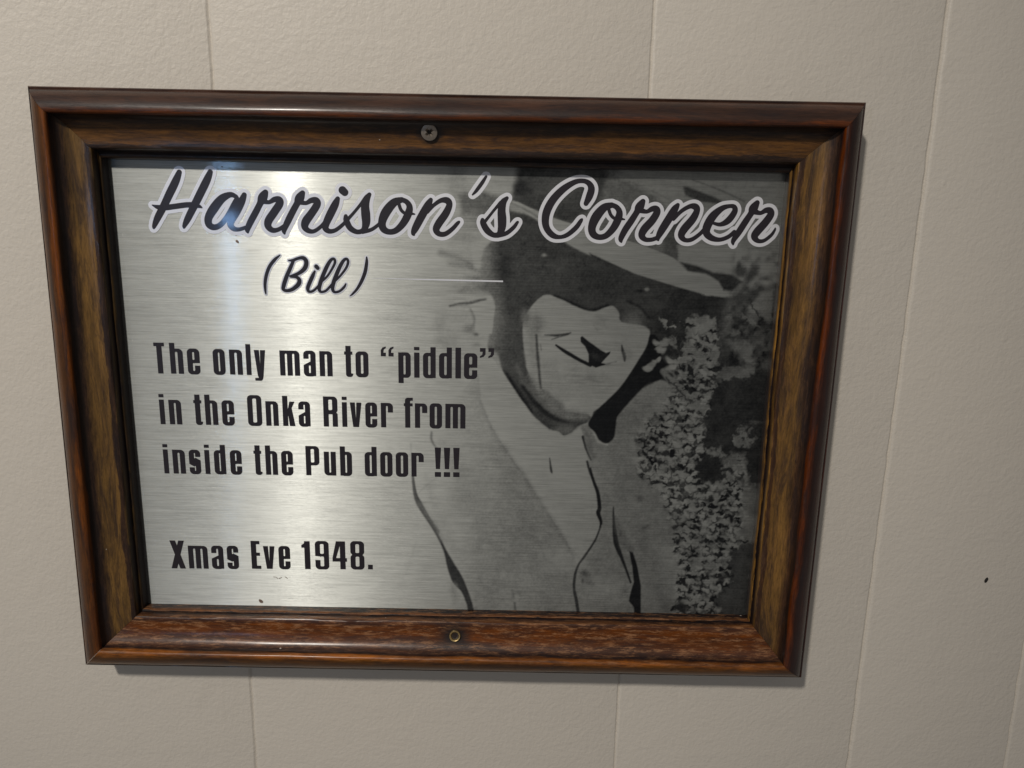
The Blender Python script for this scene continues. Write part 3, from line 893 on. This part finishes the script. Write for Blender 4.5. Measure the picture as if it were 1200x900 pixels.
    fm = np.clip((PX - 842) / 16, 0, 1) * np.clip((PY - 352) / 14, 0, 1) * np.clip((440 - PY) / 12, 0, 1)
    V = V * (1 - fm) + np.clip(V + (n5 - 0.52) * 0.35 + (n12 - 0.45) * 0.35, 0.08, 0.6) * fm
    fm = np.clip((PX - 850) / 16, 0, 1) * np.clip((352 - PY) / 14, 0, 1) * np.clip((PY - 285) / 15, 0, 1)
    V = V * (1 - fm * 0.8) + np.clip(V + (n5 - 0.55) * 0.7, 0.2, 0.86) * fm * 0.8
    poly([(797, 307), (815, 311), (836, 319), (858, 322), (870, 330), (858, 341), (848, 340), (842, 330), (828, 321), (806, 318)], 0.13, 2.2)
    blob(868, 318, 8, 7, 0.20, 4); blob(880, 322, 5, 14, 0.22, 4, 0.5); blob(866, 312, 3, 6, 0.2, 2)
    poly([(893, 342), (906, 340), (904, 378), (890, 372), (876, 362)], 0.60, 3)
    line([(868, 368, 1.5), (884, 380, 2), (892, 384, 1)], 0.5, 2)
    line([(878, 350, 1.2), (890, 372, 1.2), (900, 384, 1)], 0.15, 1.5)
    poly([(836, 432), (862, 430), (884, 430.5), (885, 438), (862, 444), (838, 446)], 0.42, 2)
    # shadowed face under the hat and hood
    poly([(598, 247), (620, 252.5), (640, 266), (665, 286), (700, 303), (744, 321), (780, 333), (790, 340), (772, 368), (766, 392), (759, 384), (728, 378), (718, 359), (697, 366), (675, 360), (645, 346), (630, 352), (614, 374), (613, 400), (617, 430), (632, 458), (654, 477), (690, 486), (689, 495), (678, 500), (669, 508), (660, 511), (655, 506), (643, 503), (625, 488), (606, 461), (588, 434), (584, 416), (572, 408), (573, 393), (579, 366), (579, 353), (570, 337), (562, 318), (566, 294), (576, 282), (586, 268)], 0.150, 2.0, curve=True)
    poly([(579, 366), (614, 375), (613, 400), (616, 425), (600, 445), (586, 425), (574, 400)], 0.19, 5)
    blob(648, 318, 40, 16, 0.19, 14); blob(700, 330, 26, 12, 0.12, 10, 0.4); blob(590, 312, 10, 16, 0.10, 6)
    line([(650, 347, 2), (675, 358, 2.5), (692, 364, 2.5), (712, 358, 2)], 0.06, 2)
    poly([(722, 352), (742, 354), (757, 366), (760, 378), (745, 380), (729, 374)], 0.20, 4)
    line([(735, 353, 1.5), (750, 360, 2), (760, 372, 2)], 0.09, 2)
    blob(638, 299, 3, 2, 0.62, 1.5); blob(758, 339, 2.5, 2, 0.60, 1.5); blob(750, 341, 4, 2, 0.06, 2)
    # hood bands round the chin
    line([(606, 430, 3), (618, 455, 4), (636, 474, 4), (655, 484, 4), (680, 488, 3)], 0.30, 3)
    line([(612, 452, 2), (628, 473, 3), (646, 488, 3), (665, 494, 2)], 0.07, 2)
    line([(594, 438, 2), (606, 458, 2.5), (622, 482, 2.5)], 0.06, 2.5)
    blob(662, 503, 12, 5, 0.34, 4)
    # lit face
    face = [(637, 347.5), (645, 346.8), (660, 352), (675, 359.5), (687, 364), (697.5, 365), (708, 361), (716, 359), (721, 361), (725.5, 367), (727.5, 377.5), (750, 381), (759, 385), (761.5, 391), (757.5, 406), (748.5, 421), (739.5, 436), (729, 451), (716, 465), (704, 476), (692, 483.5), (678, 484.5), (663, 481), (650, 473), (640, 463), (633, 456), (625, 447), (620, 436), (617, 420), (613.5, 400), (613.5, 380), (620, 366), (628, 354)]
    poly(face, 0.86, 1.5, curve=True)
    blob(735, 398, 14, 24, 0.76, 10, 0.3, k=0.7); blob(660, 395, 26, 20, 0.94, 14, k=0.7); blob(690, 448, 34, 18, 0.74, 14, 0.2, k=0.8)
    blob(646, 446, 12, 24, 0.70, 9, -0.4, k=0.8); blob(700, 380, 18, 8, 0.76, 8, 0.2, k=0.6); blob(628, 380, 9, 12, 0.50, 8); blob(616, 372, 5, 8, 0.42, 5); blob(624, 410, 5, 26, 0.66, 5, -0.1, k=0.7)
    line([(621, 440, 3), (634, 462, 5), (650, 477, 6), (668, 486, 6), (686, 488, 4)], 0.50, 5, k=0.85)
    line([(190, 350, 8), (196, 450, 10), (203, 540, 12), (211, 620, 10), (217, 700, 9), (226, 765, 8)], 0.17, 1.8, K4)
    line([(222, 425, 6), (230, 470, 5)], 0.5, 1.2, K4)
    line([(240, 790, 20), (290, 840, 28), (370, 900, 30)], 0.35, 4, K4, 0.8)
    line([(258, 350, 5), (315, 352, 8), (375, 353, 12), (425, 345, 11), (458, 333, 5)], 0.14, 1.4, K4)
    line([(310, 385, 4), (350, 372, 6), (380, 360, 6)], 0.30, 1.2, K4)
    line([(344, 430, 8), (400, 470, 14), (470, 512, 15), (540, 552, 14), (610, 585, 15)], 0.045, 0.9, K4)
    poly([(534, 370), (548, 357), (600, 400), (640, 428), (690, 465), (735, 490), (770, 478), (764, 500), (725, 540), (700, 568), (742, 580), (700, 592), (655, 606), (598, 580), (598, 500), (570, 440), (536, 405)], 0.05, 0.9, K4)
    blob(655, 520, 40, 22, 0.10, 3, 0.5, K4)
    line([(740, 580, 7), (780, 565, 6), (815, 558, 5)], 0.45, 1.2, K4)
    line([(858, 432, 5), (866, 475, 12), (880, 520, 14), (880, 552, 6)], 0.09, 1.3, K4)
    blob(905, 500, 26, 40, 0.62, 5, 0, K4, 0.7)
    line([(640, 280, 6), (668, 315, 6)], 0.62, 1.5, K4)
    blob(690, 240, 36, 40, 0.72, 6, 0, K4); blob(600, 690, 110, 40, 0.70, 10, 0.1, K4); blob(600, 695, 40, 8, 0.5, 3, 0.1, K4); blob(480, 660, 60, 40, 0.74, 8, 0, K4)
    # pale figure behind, to the left of the hood
    blob(545, 372, 34, 48, 0.80, 22); blob(545, 300, 26, 40, 0.78, 20)
    blob(200, 320, 45, 70, 0.70, 9, 0, K3); blob(230, 440, 70, 40, 0.62, 8, 0, K3); blob(320, 610, 80, 20, 0.60, 8, 0, K3)
    poly([(550, 355), (562, 353), (575, 353), (579, 358), (578, 378), (576, 391), (557, 388), (556, 372)], 0.98, 1.6)
    line([(258, 210, 6), (320, 196, 8), (390, 190, 11), (450, 174, 9), (488, 168, 6)], 0.28, 1.6, K3)
    line([(320, 112, 10), (400, 95, 14), (480, 90, 16)], 0.45, 4, K3)
    line([(390, 230, 8), (415, 290, 8), (405, 340, 10)], 0.5, 2.4, K3)
    blob(380, 355, 32, 24, 0.45, 4, 0, K3); blob(425, 392, 16, 10, 0.28, 2, 0, K3); blob(430, 458, 25, 10, 0.55, 3, 0, K3)
    poly([(440, 580), (470, 560), (505, 575), (470, 592), (450, 602)], 0.25, 2.5, K3)
    poly([(505, 500), (560, 510), (585, 620), (520, 660), (470, 610)], 0.72, 4, K3)
    line([(180, 700, 14), (260, 690, 14), (340, 660, 10)], 0.62, 6, K3, 0.8)
    line([(200, 580, 20), (330, 620, 14), (420, 680, 10)], 0.45, 5, K1, 0.9)
    line([(260, 650, 14), (360, 660, 12), (440, 690, 10)], 0.45, 5, K1, 0.9)
    poly([(395, 560), (455, 545), (450, 680), (415, 680)], 0.93, 3, K1)
    blob(360, 480, 60, 22, 0.62, 7, 0, K1); blob(480, 800, 70, 30, 0.30, 8, 0, K1); blob(380, 800, 50, 22, 0.62, 7, 0, K1); blob(440, 740, 60, 14, 0.40, 5, 0, K1)
    # pale jacket and shirt
    jacket = [(559, 438), (606, 470), (690, 497), (700, 518), (712, 522), (723, 488), (737, 472), (753, 455), (773, 445), (783, 448), (788, 460), (770, 480), (752, 500), (738, 540), (765, 570), (786, 592), (790, 650), (800, 735), (462, 735), (488, 600), (480, 560), (505, 500), (530, 470)]
    w = np.clip((PX - 470) / 130, 0, 1)
    mj = mask(sd_poly(PX, PY, jacket), 1.6) * np.where(PX < 560, np.clip((PX - 470) / 90, 0, 1), 1)
    tone = 0.86 - 0.24 * w - 0.05 * np.clip((PX - 690) / 60, 0, 1) + 0.12 * (n30 - 0.5)
    keep = mask(sd_poly(PX, PY, [(588, 434), (606, 461), (625, 488), (643, 503), (655, 506), (660, 511), (669, 508), (678, 500), (689, 495), (705, 476), (700, 440), (600, 420)]), 1.6)
    mj = mj * (1 - keep)
    V = V * (1 - mj) + tone * mj
    shirt = [(560, 424), (575, 417), (588, 435), (606, 462), (625, 489), (643, 504), (655, 507), (661, 512), (669, 509), (680, 500), (684, 513), (691, 548), (698, 570), (704, 583), (701, 600), (706, 609), (702, 624), (690, 642), (677, 660), (660, 627), (636, 592), (616, 559), (597, 533), (577, 502), (564, 471)]
    ms = mask(sd_poly(PX, PY, shirt), 1.6)
    V = V * (1 - ms) + (0.90 - 0.10 * np.clip((PY - 560) / 90, 0, 1)) * ms
    line([(563, 470, 1), (577, 503, 1.2), (597, 534, 2), (616, 560, 2), (637, 594, 2), (658, 627, 2), (672, 650, 2)], 0.48, 4, k=0.8)
    # folds of the jacket, soft
    for p, q, v in (([(520, 520, 8), (560, 600, 12), (590, 700, 12)], 9, 0.62), ([(600, 560, 6), (625, 640, 10), (640, 715, 10)], 8, 0.54), ([(500, 560, 5), (512, 600, 7), (530, 640, 6)], 6, 0.70), ([(745, 600, 6), (760, 650, 9), (775, 710, 8)], 7, 0.46),
                    ([(735, 530, 5), (730, 580, 8), (745, 640, 7)], 7, 0.50), ([(560, 640, 5), (575, 690, 7), (572, 720, 6)], 5, 0.58)):
        line(p, v, q, k=0.6)
    line([(895, 420, 3), (905, 495, 8), (910, 515, 3)], 0.14, 1.2, K6)
    blob(590, 400, 30, 60, 0.62, 8, 0.6, K6, 0.6)
    line([(140, 255, 8), (140, 300, 9), (160, 340, 6), (175, 355, 5)], 0.38, 1.8, K6)
    line([(8, 330, 9), (12, 430, 6), (20, 560, 7)], 0.62, 2.5, K6)
    line([(22, 570, 7), (40, 680, 11), (90, 760, 12), (180, 890, 13)], 0.34, 1.8, K6)
    line([(175, 540, 4), (100, 600, 4), (60, 640, 3)], 0.7, 2, K6)
    line([(185, -10, 8), (200, 100, 12), (235, 180, 17), (300, 290, 12), (350, 380, 9), (392, 470, 11), (428, 560, 26), (470, 650, 36), (512, 715, 22), (545, 800, 19), (556, 860, 20)], 0.10, 1.4, K8)
    line([(230, 170, 24), (300, 270, 22), (370, 390, 18)], 0.42, 4, K8, 0.5)
    line([(200, 420, 14), (150, 590, 12), (60, 810, 12)], 0.72, 6, K8)
    line([(440, 700, 22), (460, 780, 18)], 0.6, 5, K8)
    line([(820, 720, 7), (830, 760, 8)], 0.45, 2, K8); line([(835, 800, 7), (838, 840, 7)], 0.3, 1.6, K8); line([(860, 725, 5), (868, 745, 5)], 0.5, 2, K8)
    # lapels
    line([(1108, 283, 9), (1128, 360, 7), (1160, 430, 5)], 0.09, 1.1, K6)
    line([(1135, 440, 7), (1150, 500, 8), (1185, 590, 8)], 0.09, 1.2, K6)
    poly([(1110, 230), (1160, 270), (1190, 420), (1165, 440), (1130, 350)], 0.42, 3, K6, 0.8)
    line([(10, 430, 6), (30, 510, 9), (58, 590, 12), (68, 680, 13), (60, 715, 14), (78, 770, 10), (72, 802, 5)], 0.05, 1.0, K7)
    line([(183, 285, 6), (150, 370, 6), (85, 470, 7), (42, 530, 7), (20, 600, 9), (15, 680, 9), (30, 760, 11), (44, 850, 10)], 0.12, 1.0, K9)
    line([(266, 160, 4), (268, 240, 8), (276, 330, 15), (287, 400, 17), (322, 490, 11), (352, 570, 8), (376, 640, 7)], 0.07, 1.1, K9)
    poly([(270, 220), (320, 290), (370, 400), (380, 440), (320, 420), (285, 330)], 0.32, 5, K9, 0.8)
    poly([(366, 440), (392, 448), (420, 540), (442, 660), (442, 870), (400, 870), (396, 800), (364, 760), (376, 700), (396, 640), (386, 540)], 0.05, 1.1, K9)
    blob(340, 690, 25, 30, 0.4, 5, 0, K9, 0.7)
    blob(90, 590, 32, 22, 0.30, 3.5, 0.6, K9); blob(110, 640, 26, 14, 0.36, 3, 0.3, K9); blob(80, 580, 14, 10, 0.15, 2, 0, K9); blob(70, 630, 8, 12, 0.2, 2, 0, K9)
    blob(470, 290, 26, 12, 0.34, 3, -0.5, K9); blob(440, 100, 12, 10, 0.35, 2.5, 0, K9); blob(330, 625, 16, 10, 0.35, 3, 0, K7)
    blob(150, 540, 60, 40, 0.50, 12, 0, K9, 0.6); blob(570, 520, 50, 60, 0.48, 10, 0, K9, 0.6)
    # black scarf between chin and collar
    poly([(704, 476), (716, 465), (729, 451), (740, 435), (757, 408), (762, 392), (772, 398), (776, 420), (790, 436), (776, 444), (760, 449), (753, 454), (737, 471), (727, 483), (723, 489), (721.5, 502), (720, 512), (716, 517), (710, 520), (702, 516), (697, 507), (689, 496)], 0.045, 1.3, curve=True)
    # tall flower heads: bright florets with dark gaps
    fl = [(806, 372), (836, 374), (842, 420), (840, 445), (830, 475), (824, 510), (822, 545), (814, 560), (835, 566), (862, 560), (870, 590), (862, 640), (850, 690), (840, 724), (792, 728), (790, 690), (788, 640), (780, 592), (762, 566), (738, 542), (750, 500), (768, 478), (784, 456), (790, 440), (778, 432), (800, 418)]
    poly(fl, 0.60, 2.2, curve=True)
    poly([(846, 540), (860, 530), (876, 532), (877, 568), (892, 570), (888, 640), (862, 655), (862, 565)], 0.50, 3)
    poly([(853, 646), (880, 636), (890, 640), (880, 735), (846, 735), (838, 712), (829, 696), (842, 679)], 0.17, 2.2)
    pr = random.Random(3)
    FLP = np.array(fl)
    def inside(x, y, pg):
        c = False
        for i in range(len(pg)):
            (xa, ya), (xb, yb) = pg[i], pg[i - 1]
            if (ya > y) != (yb > y) and x < (xb - xa) * (y - ya) / (yb - ya) + xa:
                c = not c
        return c
    side = [(846, 540), (876, 532), (880, 570), (868, 640), (855, 650), (850, 600)]
    cells = []
    gy, row = 370.0, 0
    while gy < 730:
        gx = 730 + (row % 2) * 5.2
        while gx < 892:
            x, y = gx + pr.uniform(-2.6, 2.6), gy + pr.uniform(-2.2, 2.2)
            a, b = inside(x, y, fl), inside(x, y, side)
            if a or b:
                cells.append((x, y, a))
            gx += 10.4
        gy += 8.4
        row += 1
    for x, y, a in cells:
        # gap between florets, mostly below and to the right
        dens = 0.95 if (a and y > 440) else 0.5
        if x > 862: dens = 0.35
        if x < 760 and y < 500: dens = 0.4
        if pr.random() < dens:
            k = pr.uniform(0.7, 1.25)
            ang = pr.choice((0.2, 0.6, 0.9, -0.4)) + pr.uniform(-0.25, 0.25)
            dk_ = pr.uniform(0.05, 0.16)
            blob(x + pr.uniform(1, 4), y + pr.uniform(3, 5.5), 5.6 * k, 2.7 * k, dk_, 1.5, ang)
            if pr.random() < 0.5:
                blob(x + pr.uniform(3, 6), y + pr.uniform(0, 4), 2.2 * k, 4.2 * k, dk_, 1.5, ang * 0.5)
    for x, y, a in cells:
        blob(x, y - 0.3, pr.uniform(3.2, 4.9), pr.uniform(2.3, 3.3), pr.uniform(0.60, 0.92), 1.5, pr.uniform(-0.5, 0.9), k=pr.uniform(0.6, 1.0))
        if a and pr.random() < (0.45 if y > 440 else 0.2):
            k = pr.uniform(0.7, 1.3)
            blob(x + pr.uniform(-1, 5), y + pr.uniform(2.5, 5), 4.8 * k, 2.4 * k, pr.uniform(0.03, 0.09), 1.1, pr.choice((0.5, 0.8, -0.3)))
        if pr.random() < 0.35:
            blob(x + pr.uniform(-2, 2), y - 1.5, 2.4, 1.4, 0.92, 1.4, pr.uniform(-0.6, 0.8), k=0.7)
    # bare stalk and the pale strip crossing the florets
    line([(420, 520, 18), (480, 590, 20), (560, 680, 22), (640, 740, 26), (690, 745, 24)], 0.52, 1.6, K5)
    line([(440, 560, 6), (520, 650, 8), (600, 720, 6)], 0.10, 1.5, K5)
    # loose florets against the dark
    for x, y, rx, ry, a in ((412, 190, 20, 14, 0.9), (436, 216, 22, 16, 1.2), (486, 236, 22, 14, -0.5), (400, 340, 40, 20, 0.2), (440, 330, 22, 26, 0.3), (405, 380, 26, 30, 0.6), (488, 340, 14, 34, -0.5),
                            (330, 490, 34, 26, -0.5), (385, 450, 28, 12, -0.6), (490, 458, 48, 18, 0.2), (650, 215, 14, 26, -0.4), (690, 215, 14, 26, 0.2), (735, 235, 28, 12, -0.5), (680, 240, 50, 22, 0),
                            (620, 300, 30, 20, 0.3), (720, 300, 40, 16, 0.3), (730, 350, 36, 22, 0.5), (600, 375, 46, 16, 0.1), (560, 440, 26, 26, 0), (640, 420, 34, 26, 0.3), (745, 440, 20, 40, -0.3), (700, 400, 30, 20, 0.5)):
        for q in range(5):
            f = q / 4 - 0.5
            blob(x + f * 1.5 * rx * math.cos(a) + pr.uniform(-5, 5), y + f * 1.5 * rx * math.sin(a) + pr.uniform(-6, 6), rx * pr.uniform(0.35, 0.6), ry * pr.uniform(0.55, 0.9), pr.uniform(0.58, 0.88), 1.3, a + pr.uniform(-0.9, 0.9), K5, 0.9)
    for x, y, rx, ry, a in ((505, 530, 14, 22, -0.3), (560, 585, 22, 16, 0.5), (600, 520, 18, 40, -0.5), (690, 385, 24, 16, 0.3), (640, 335, 20, 14, 0), (600, 405, 12, 14, 0), (705, 445, 12, 18, 0), (670, 575, 30, 12, 0.5), (600, 640, 30, 14, 0.8), (470, 400, 36, 18, 0.1)):
        blob(x, y, rx, ry, 0.08, 1.2, a, K5)
    for x, y, rx, ry, a in ((800, 322, 48, 26, 0.1), (850, 345, 26, 10, 0.3), (990, 215, 22, 40, 0.3), (1020, 250, 30, 20, 0.4), (950, 240, 26, 30, -0.3), (985, 270, 40, 20, 0.1)):
        for q in range(5):
            f = q / 4 - 0.5
            blob(x + f * 1.5 * rx * math.cos(a) + pr.uniform(-6, 6), y + f * 1.5 * rx * math.sin(a) + pr.uniform(-7, 7), rx * pr.uniform(0.35, 0.6), ry * pr.uniform(0.5, 0.9), pr.uniform(0.46, 0.70), 1.4, a + pr.uniform(-0.9, 0.9), K7, 0.9)
    for x, y in ((1035, 190), (920, 225), (1055, 235), (950, 185), (995, 170)):
        blob(x, y, 10, 14, 0.36, 1.2, 0.4, K7)
    for x, y, rx, ry, a in ((980, 245, 10, 8, 0), (960, 370, 14, 8, 0.3), (905, 450, 22, 10, 0.1), (845, 500, 16, 18, 0), (1000, 300, 8, 10, 0)):
        blob(x, y, rx, ry, 0.14, 1.4, a, K7)
    poly([(680, 420), (700, 380), (820, 350), (850, 390), (820, 480), (790, 502), (690, 495)], 0.08, 2.5, K7)
    blob(1060, 145, 40, 8, 0.3, 3, 0, K7)
    blob(700, 800, 46, 30, 0.10, 2, 0.5, K9)
    blob(600, 790, 26, 40, 0.36, 5, 0, K9, 0.8)
    # ragged outlines for florets and foliage
    wx = (smooth_noise(V.shape, 5.5, rng) + 0.6 * smooth_noise(V.shape, 2.8, rng) - 0.8) * 7
    wy = (smooth_noise(V.shape, 5.5, rng) + 0.6 * smooth_noise(V.shape, 2.8, rng) - 0.8) * 7
    amp = np.clip((PX - 728) / 20, 0, 1) * np.clip((PY - 340) / 30, 0, 1) * np.clip((PX - np.interp(PY, [340, 440, 480, 540, 600, 730], [748, 790, 746, 730, 776, 780])) / 12, 0, 1)
    jj, ii = np.indices(V.shape)
    V = V[np.clip((jj + wy * amp).round().astype(int), 0, V.shape[0] - 1), np.clip((ii + wx * amp).round().astype(int), 0, V.shape[1] - 1)]
    V = V * (1 + amp * (n12 - 0.5) * 0.45)
    # grain of the old photograph
    dark = np.clip(1 - V, 0, 1)
    fade = np.clip((PX - 440) / 120, 0, 1)
    V = V * (1 + fade * ((n2 - 0.5) * (0.05 + 0.70 * dark) + (n5 - 0.5) * (0.06 + 0.35 * dark) + (n30 - 0.5) * 0.10))
    V = 1 + (V - 1) * np.clip((PX - 432) / 60, 0, 1)
    V = np.interp(V, [0, 0.05, 0.11, 0.15, 0.30, 0.50, 0.66, 0.80, 0.88, 1.0], [0.02, 0.05, 0.13, 0.19, 0.36, 0.60, 0.78, 0.92, 0.98, 1.0])

    ny, nx = V.shape
    me = bpy.data.meshes.new('printed_portrait')
    co = np.stack([X * MM, np.full_like(X, -(PLATE_Z + 0.06 - WALL_Z) * MM), Y * MM], -1).reshape(-1, 3).astype(np.float32)
    a = (np.arange(ny - 1)[:, None] * nx + np.arange(nx - 1)[None, :]).ravel()
    quads = np.stack([a, a + 1, a + nx + 1, a + nx], -1).astype(np.int32)
    me.vertices.add(len(co)); me.vertices.foreach_set('co', co.ravel())
    me.loops.add(quads.size); me.loops.foreach_set('vertex_index', quads.ravel())
    me.polygons.add(len(quads)); me.polygons.foreach_set('loop_start', np.arange(0, quads.size, 4, dtype=np.int32))
    me.update(calc_edges=True)
    at_ = me.attributes.new('tone', 'FLOAT', 'POINT')
    at_.data.foreach_set('value', V.ravel().astype(np.float32))
    ob = link('printed_portrait', me, mat_metal('inked_aluminium', True), PLAQUE)
    ob['label'] = 'black and white photo of a smiling man in a brimmed hat beside tall flowers'
    return ob
portrait()

# ------------------------------------------------------------------ marks on the metal
M_RUST = mat_flat('brown_residue', (0.16, 0.115, 0.09), 0.7)
def mark(strokes, ox, oy, sc):
    F = stroke_field(strokes_to_mm(strokes, ox, oy, sc), 0.07, 0.8)
    return field_mesh('brown_mark', F, 0.0, PLATE_Z + 0.1, M_RUST, PLAQUE)
for ox, oy, sc, st in ((160, 180, 6, [(698, 570, 5), (700, 574, 5)]), (160, 180, 6, [(706, 616, 9), (714, 622, 8)]), (160, 180, 6, [(600, 92, 5), (604, 93, 5)]),
                       (50, 560, 3, [(764, 430, 4), (768, 434, 6), (771, 436, 4)]), (310, 620, 8, [(85, 448, 3), (110, 452, 2), (122, 462, 3)]),
                       (310, 620, 8, [(135, 462, 3), (150, 458, 3), (162, 452, 2)]), (310, 620, 8, [(195, 448, 3), (215, 462, 3)])):
    mark([st], ox, oy, sc)

# ------------------------------------------------------------------ screw in the top rail
def screw():
    x, y = at(503, 155.3, 9.2)
    R = 3.45
    nr, na = 26, 72
    M = Matrix.Rotation(math.radians(16), 3, 'X')       # leans with the hollow of the rail (faces down and out)
    verts, faces = [], []
    rec = lambda px, py: max(0.0, 1 - max(abs(px) / 1.75, abs(py) / 0.58) ** 6)
    ca, sa = math.cos(0.72), math.sin(0.72)
    def put(px, py, pz):
        # local: px right, py up, pz out
        q = M @ Vector((px, -pz, py))
        b = loc3(x, y, 9.5)
        verts.append((b[0] + q.x * MM, b[1] + q.y * MM, b[2] + q.z * MM))
    put(0, 0, -0.55)
    for i in range(1, nr + 1):
        r = R * (i / nr)
        for k in range(na):
            a = 2 * math.pi * k / na
            px, py = r * math.cos(a), r * math.sin(a)
            u, v = px * ca + py * sa, -px * sa + py * ca
            d = max(rec(u, v), rec(v, u))
            h = 0.45 - 0.35 * (r / R) ** 2 - (0.35 if i == nr else 0) - 2.2 * d ** 0.5 * max(0.0, 1 - r / 2.2)
            put(px, py, h)
    for k in range(na):
        a = 2 * math.pi * k / na
        put(R * math.cos(a), R * math.sin(a), -2.4)
    for k in range(na):
        faces.append((0, 1 + k, 1 + (k + 1) % na))
    for i in range(nr):
        for k in range(na):
            a = 1 + i * na + k; b = 1 + i * na + (k + 1) % na
            faces.append((a, a + na, b + na, b))
    me = mesh('screw', verts, faces)
    ob = link('screw', me, mat_flat('aged_steel', (0.30, 0.26, 0.22), 0.42, 0.75, 0.35, 1400), root, 35)
    ob['label'] = 'dull steel cross-head screw in the top rail'
screw()

# ------------------------------------------------------------------ brass-rimmed screw hole in the bottom rail
def eyelet():
    x, y = HOLE
    na = 48
    prof = [(2.75, -1.6), (2.72, 0.05), (2.55, 0.28), (2.25, 0.30), (2.0, 0.12), (1.75, -0.35), (1.6, -1.0)]
    M = Matrix.Rotation(math.radians(-14), 3, 'X')
    def lathe(name, prof, mat, cap, parent):
        verts, faces = [], []
        def put(px, py, pz):
            q = M @ Vector((px, -pz, py))
            b = loc3(x, y, 8.4)
            verts.append((b[0] + q.x * MM, b[1] + q.y * MM, b[2] + q.z * MM))
        for i, (r, h) in enumerate(prof):
            for k in range(na):
                a = 2 * math.pi * k / na
                put(r * math.cos(a), r * math.sin(a), h)
        for i in range(len(prof) - 1):
            for k in range(na):
                a = i * na + k; b = i * na + (k + 1) % na
                faces.append((a, b, b + na, a + na))
        if cap:
            faces.append(tuple((len(prof) - 1) * na + k for k in range(na)))
        me = mesh(name, verts, faces)
        return link(name, me, mat, parent, 40)
    e = lathe('eyelet', prof, mat_flat('tarnished_brass', (0.46, 0.34, 0.16), 0.38, 0.85, 0.3, 1600), False, root)
    e['label'] = 'small tarnished brass ring round a sunken screw in the bottom rail'
    lathe('sunken_screw', [(1.62, -0.75), (1.2, -0.85), (0.9, -1.0), (0.7, -1.7), (0.4, -1.9)], mat_flat('dark_steel', (0.05, 0.042, 0.036), 0.5, 0.5), True, e)
eyelet()

# ------------------------------------------------------------------ speck on the wall
def speck():
    x, y = at(1155.8, 679.8, WALL_Z)
    v, f = [], []
    n, m = 20, 6
    rng = random.Random(4)
    wob = [1 + rng.uniform(-0.08, 0.08) for _ in range(n)]
    ang = math.radians(-22)
    for j in range(m):
        q = j / (m - 1) * math.pi / 2
        for k in range(n):
            a = 2 * math.pi * k / n
            px, py = 0.85 * math.cos(a) * wob[k] * math.cos(q), 1.5 * math.sin(a) * wob[k] * math.cos(q)
            X, Y = px * math.cos(ang) - py * math.sin(ang), px * math.sin(ang) + py * math.cos(ang)
            v.append((X * MM, -0.45 * math.sin(q) * MM, Y * MM))
    for j in range(m - 1):
        for k in range(n):
            a, b = j * n + k, j * n + (k + 1) % n
            f.append((a, b, b + n, a + n))
    f.append(tuple(range(n))[::-1])
    me = mesh('wall_speck', v, f)
    ob = link('wall_speck', me, mat_flat('black_residue', (0.008, 0.006, 0.005), 0.8), None, 60)
    ob.location = w3(x, y, WALL_Z)
    ob['label'] = 'tiny oval black speck on bare cream wall to the lower right of the frame'
    ob['category'] = 'speck'
speck()
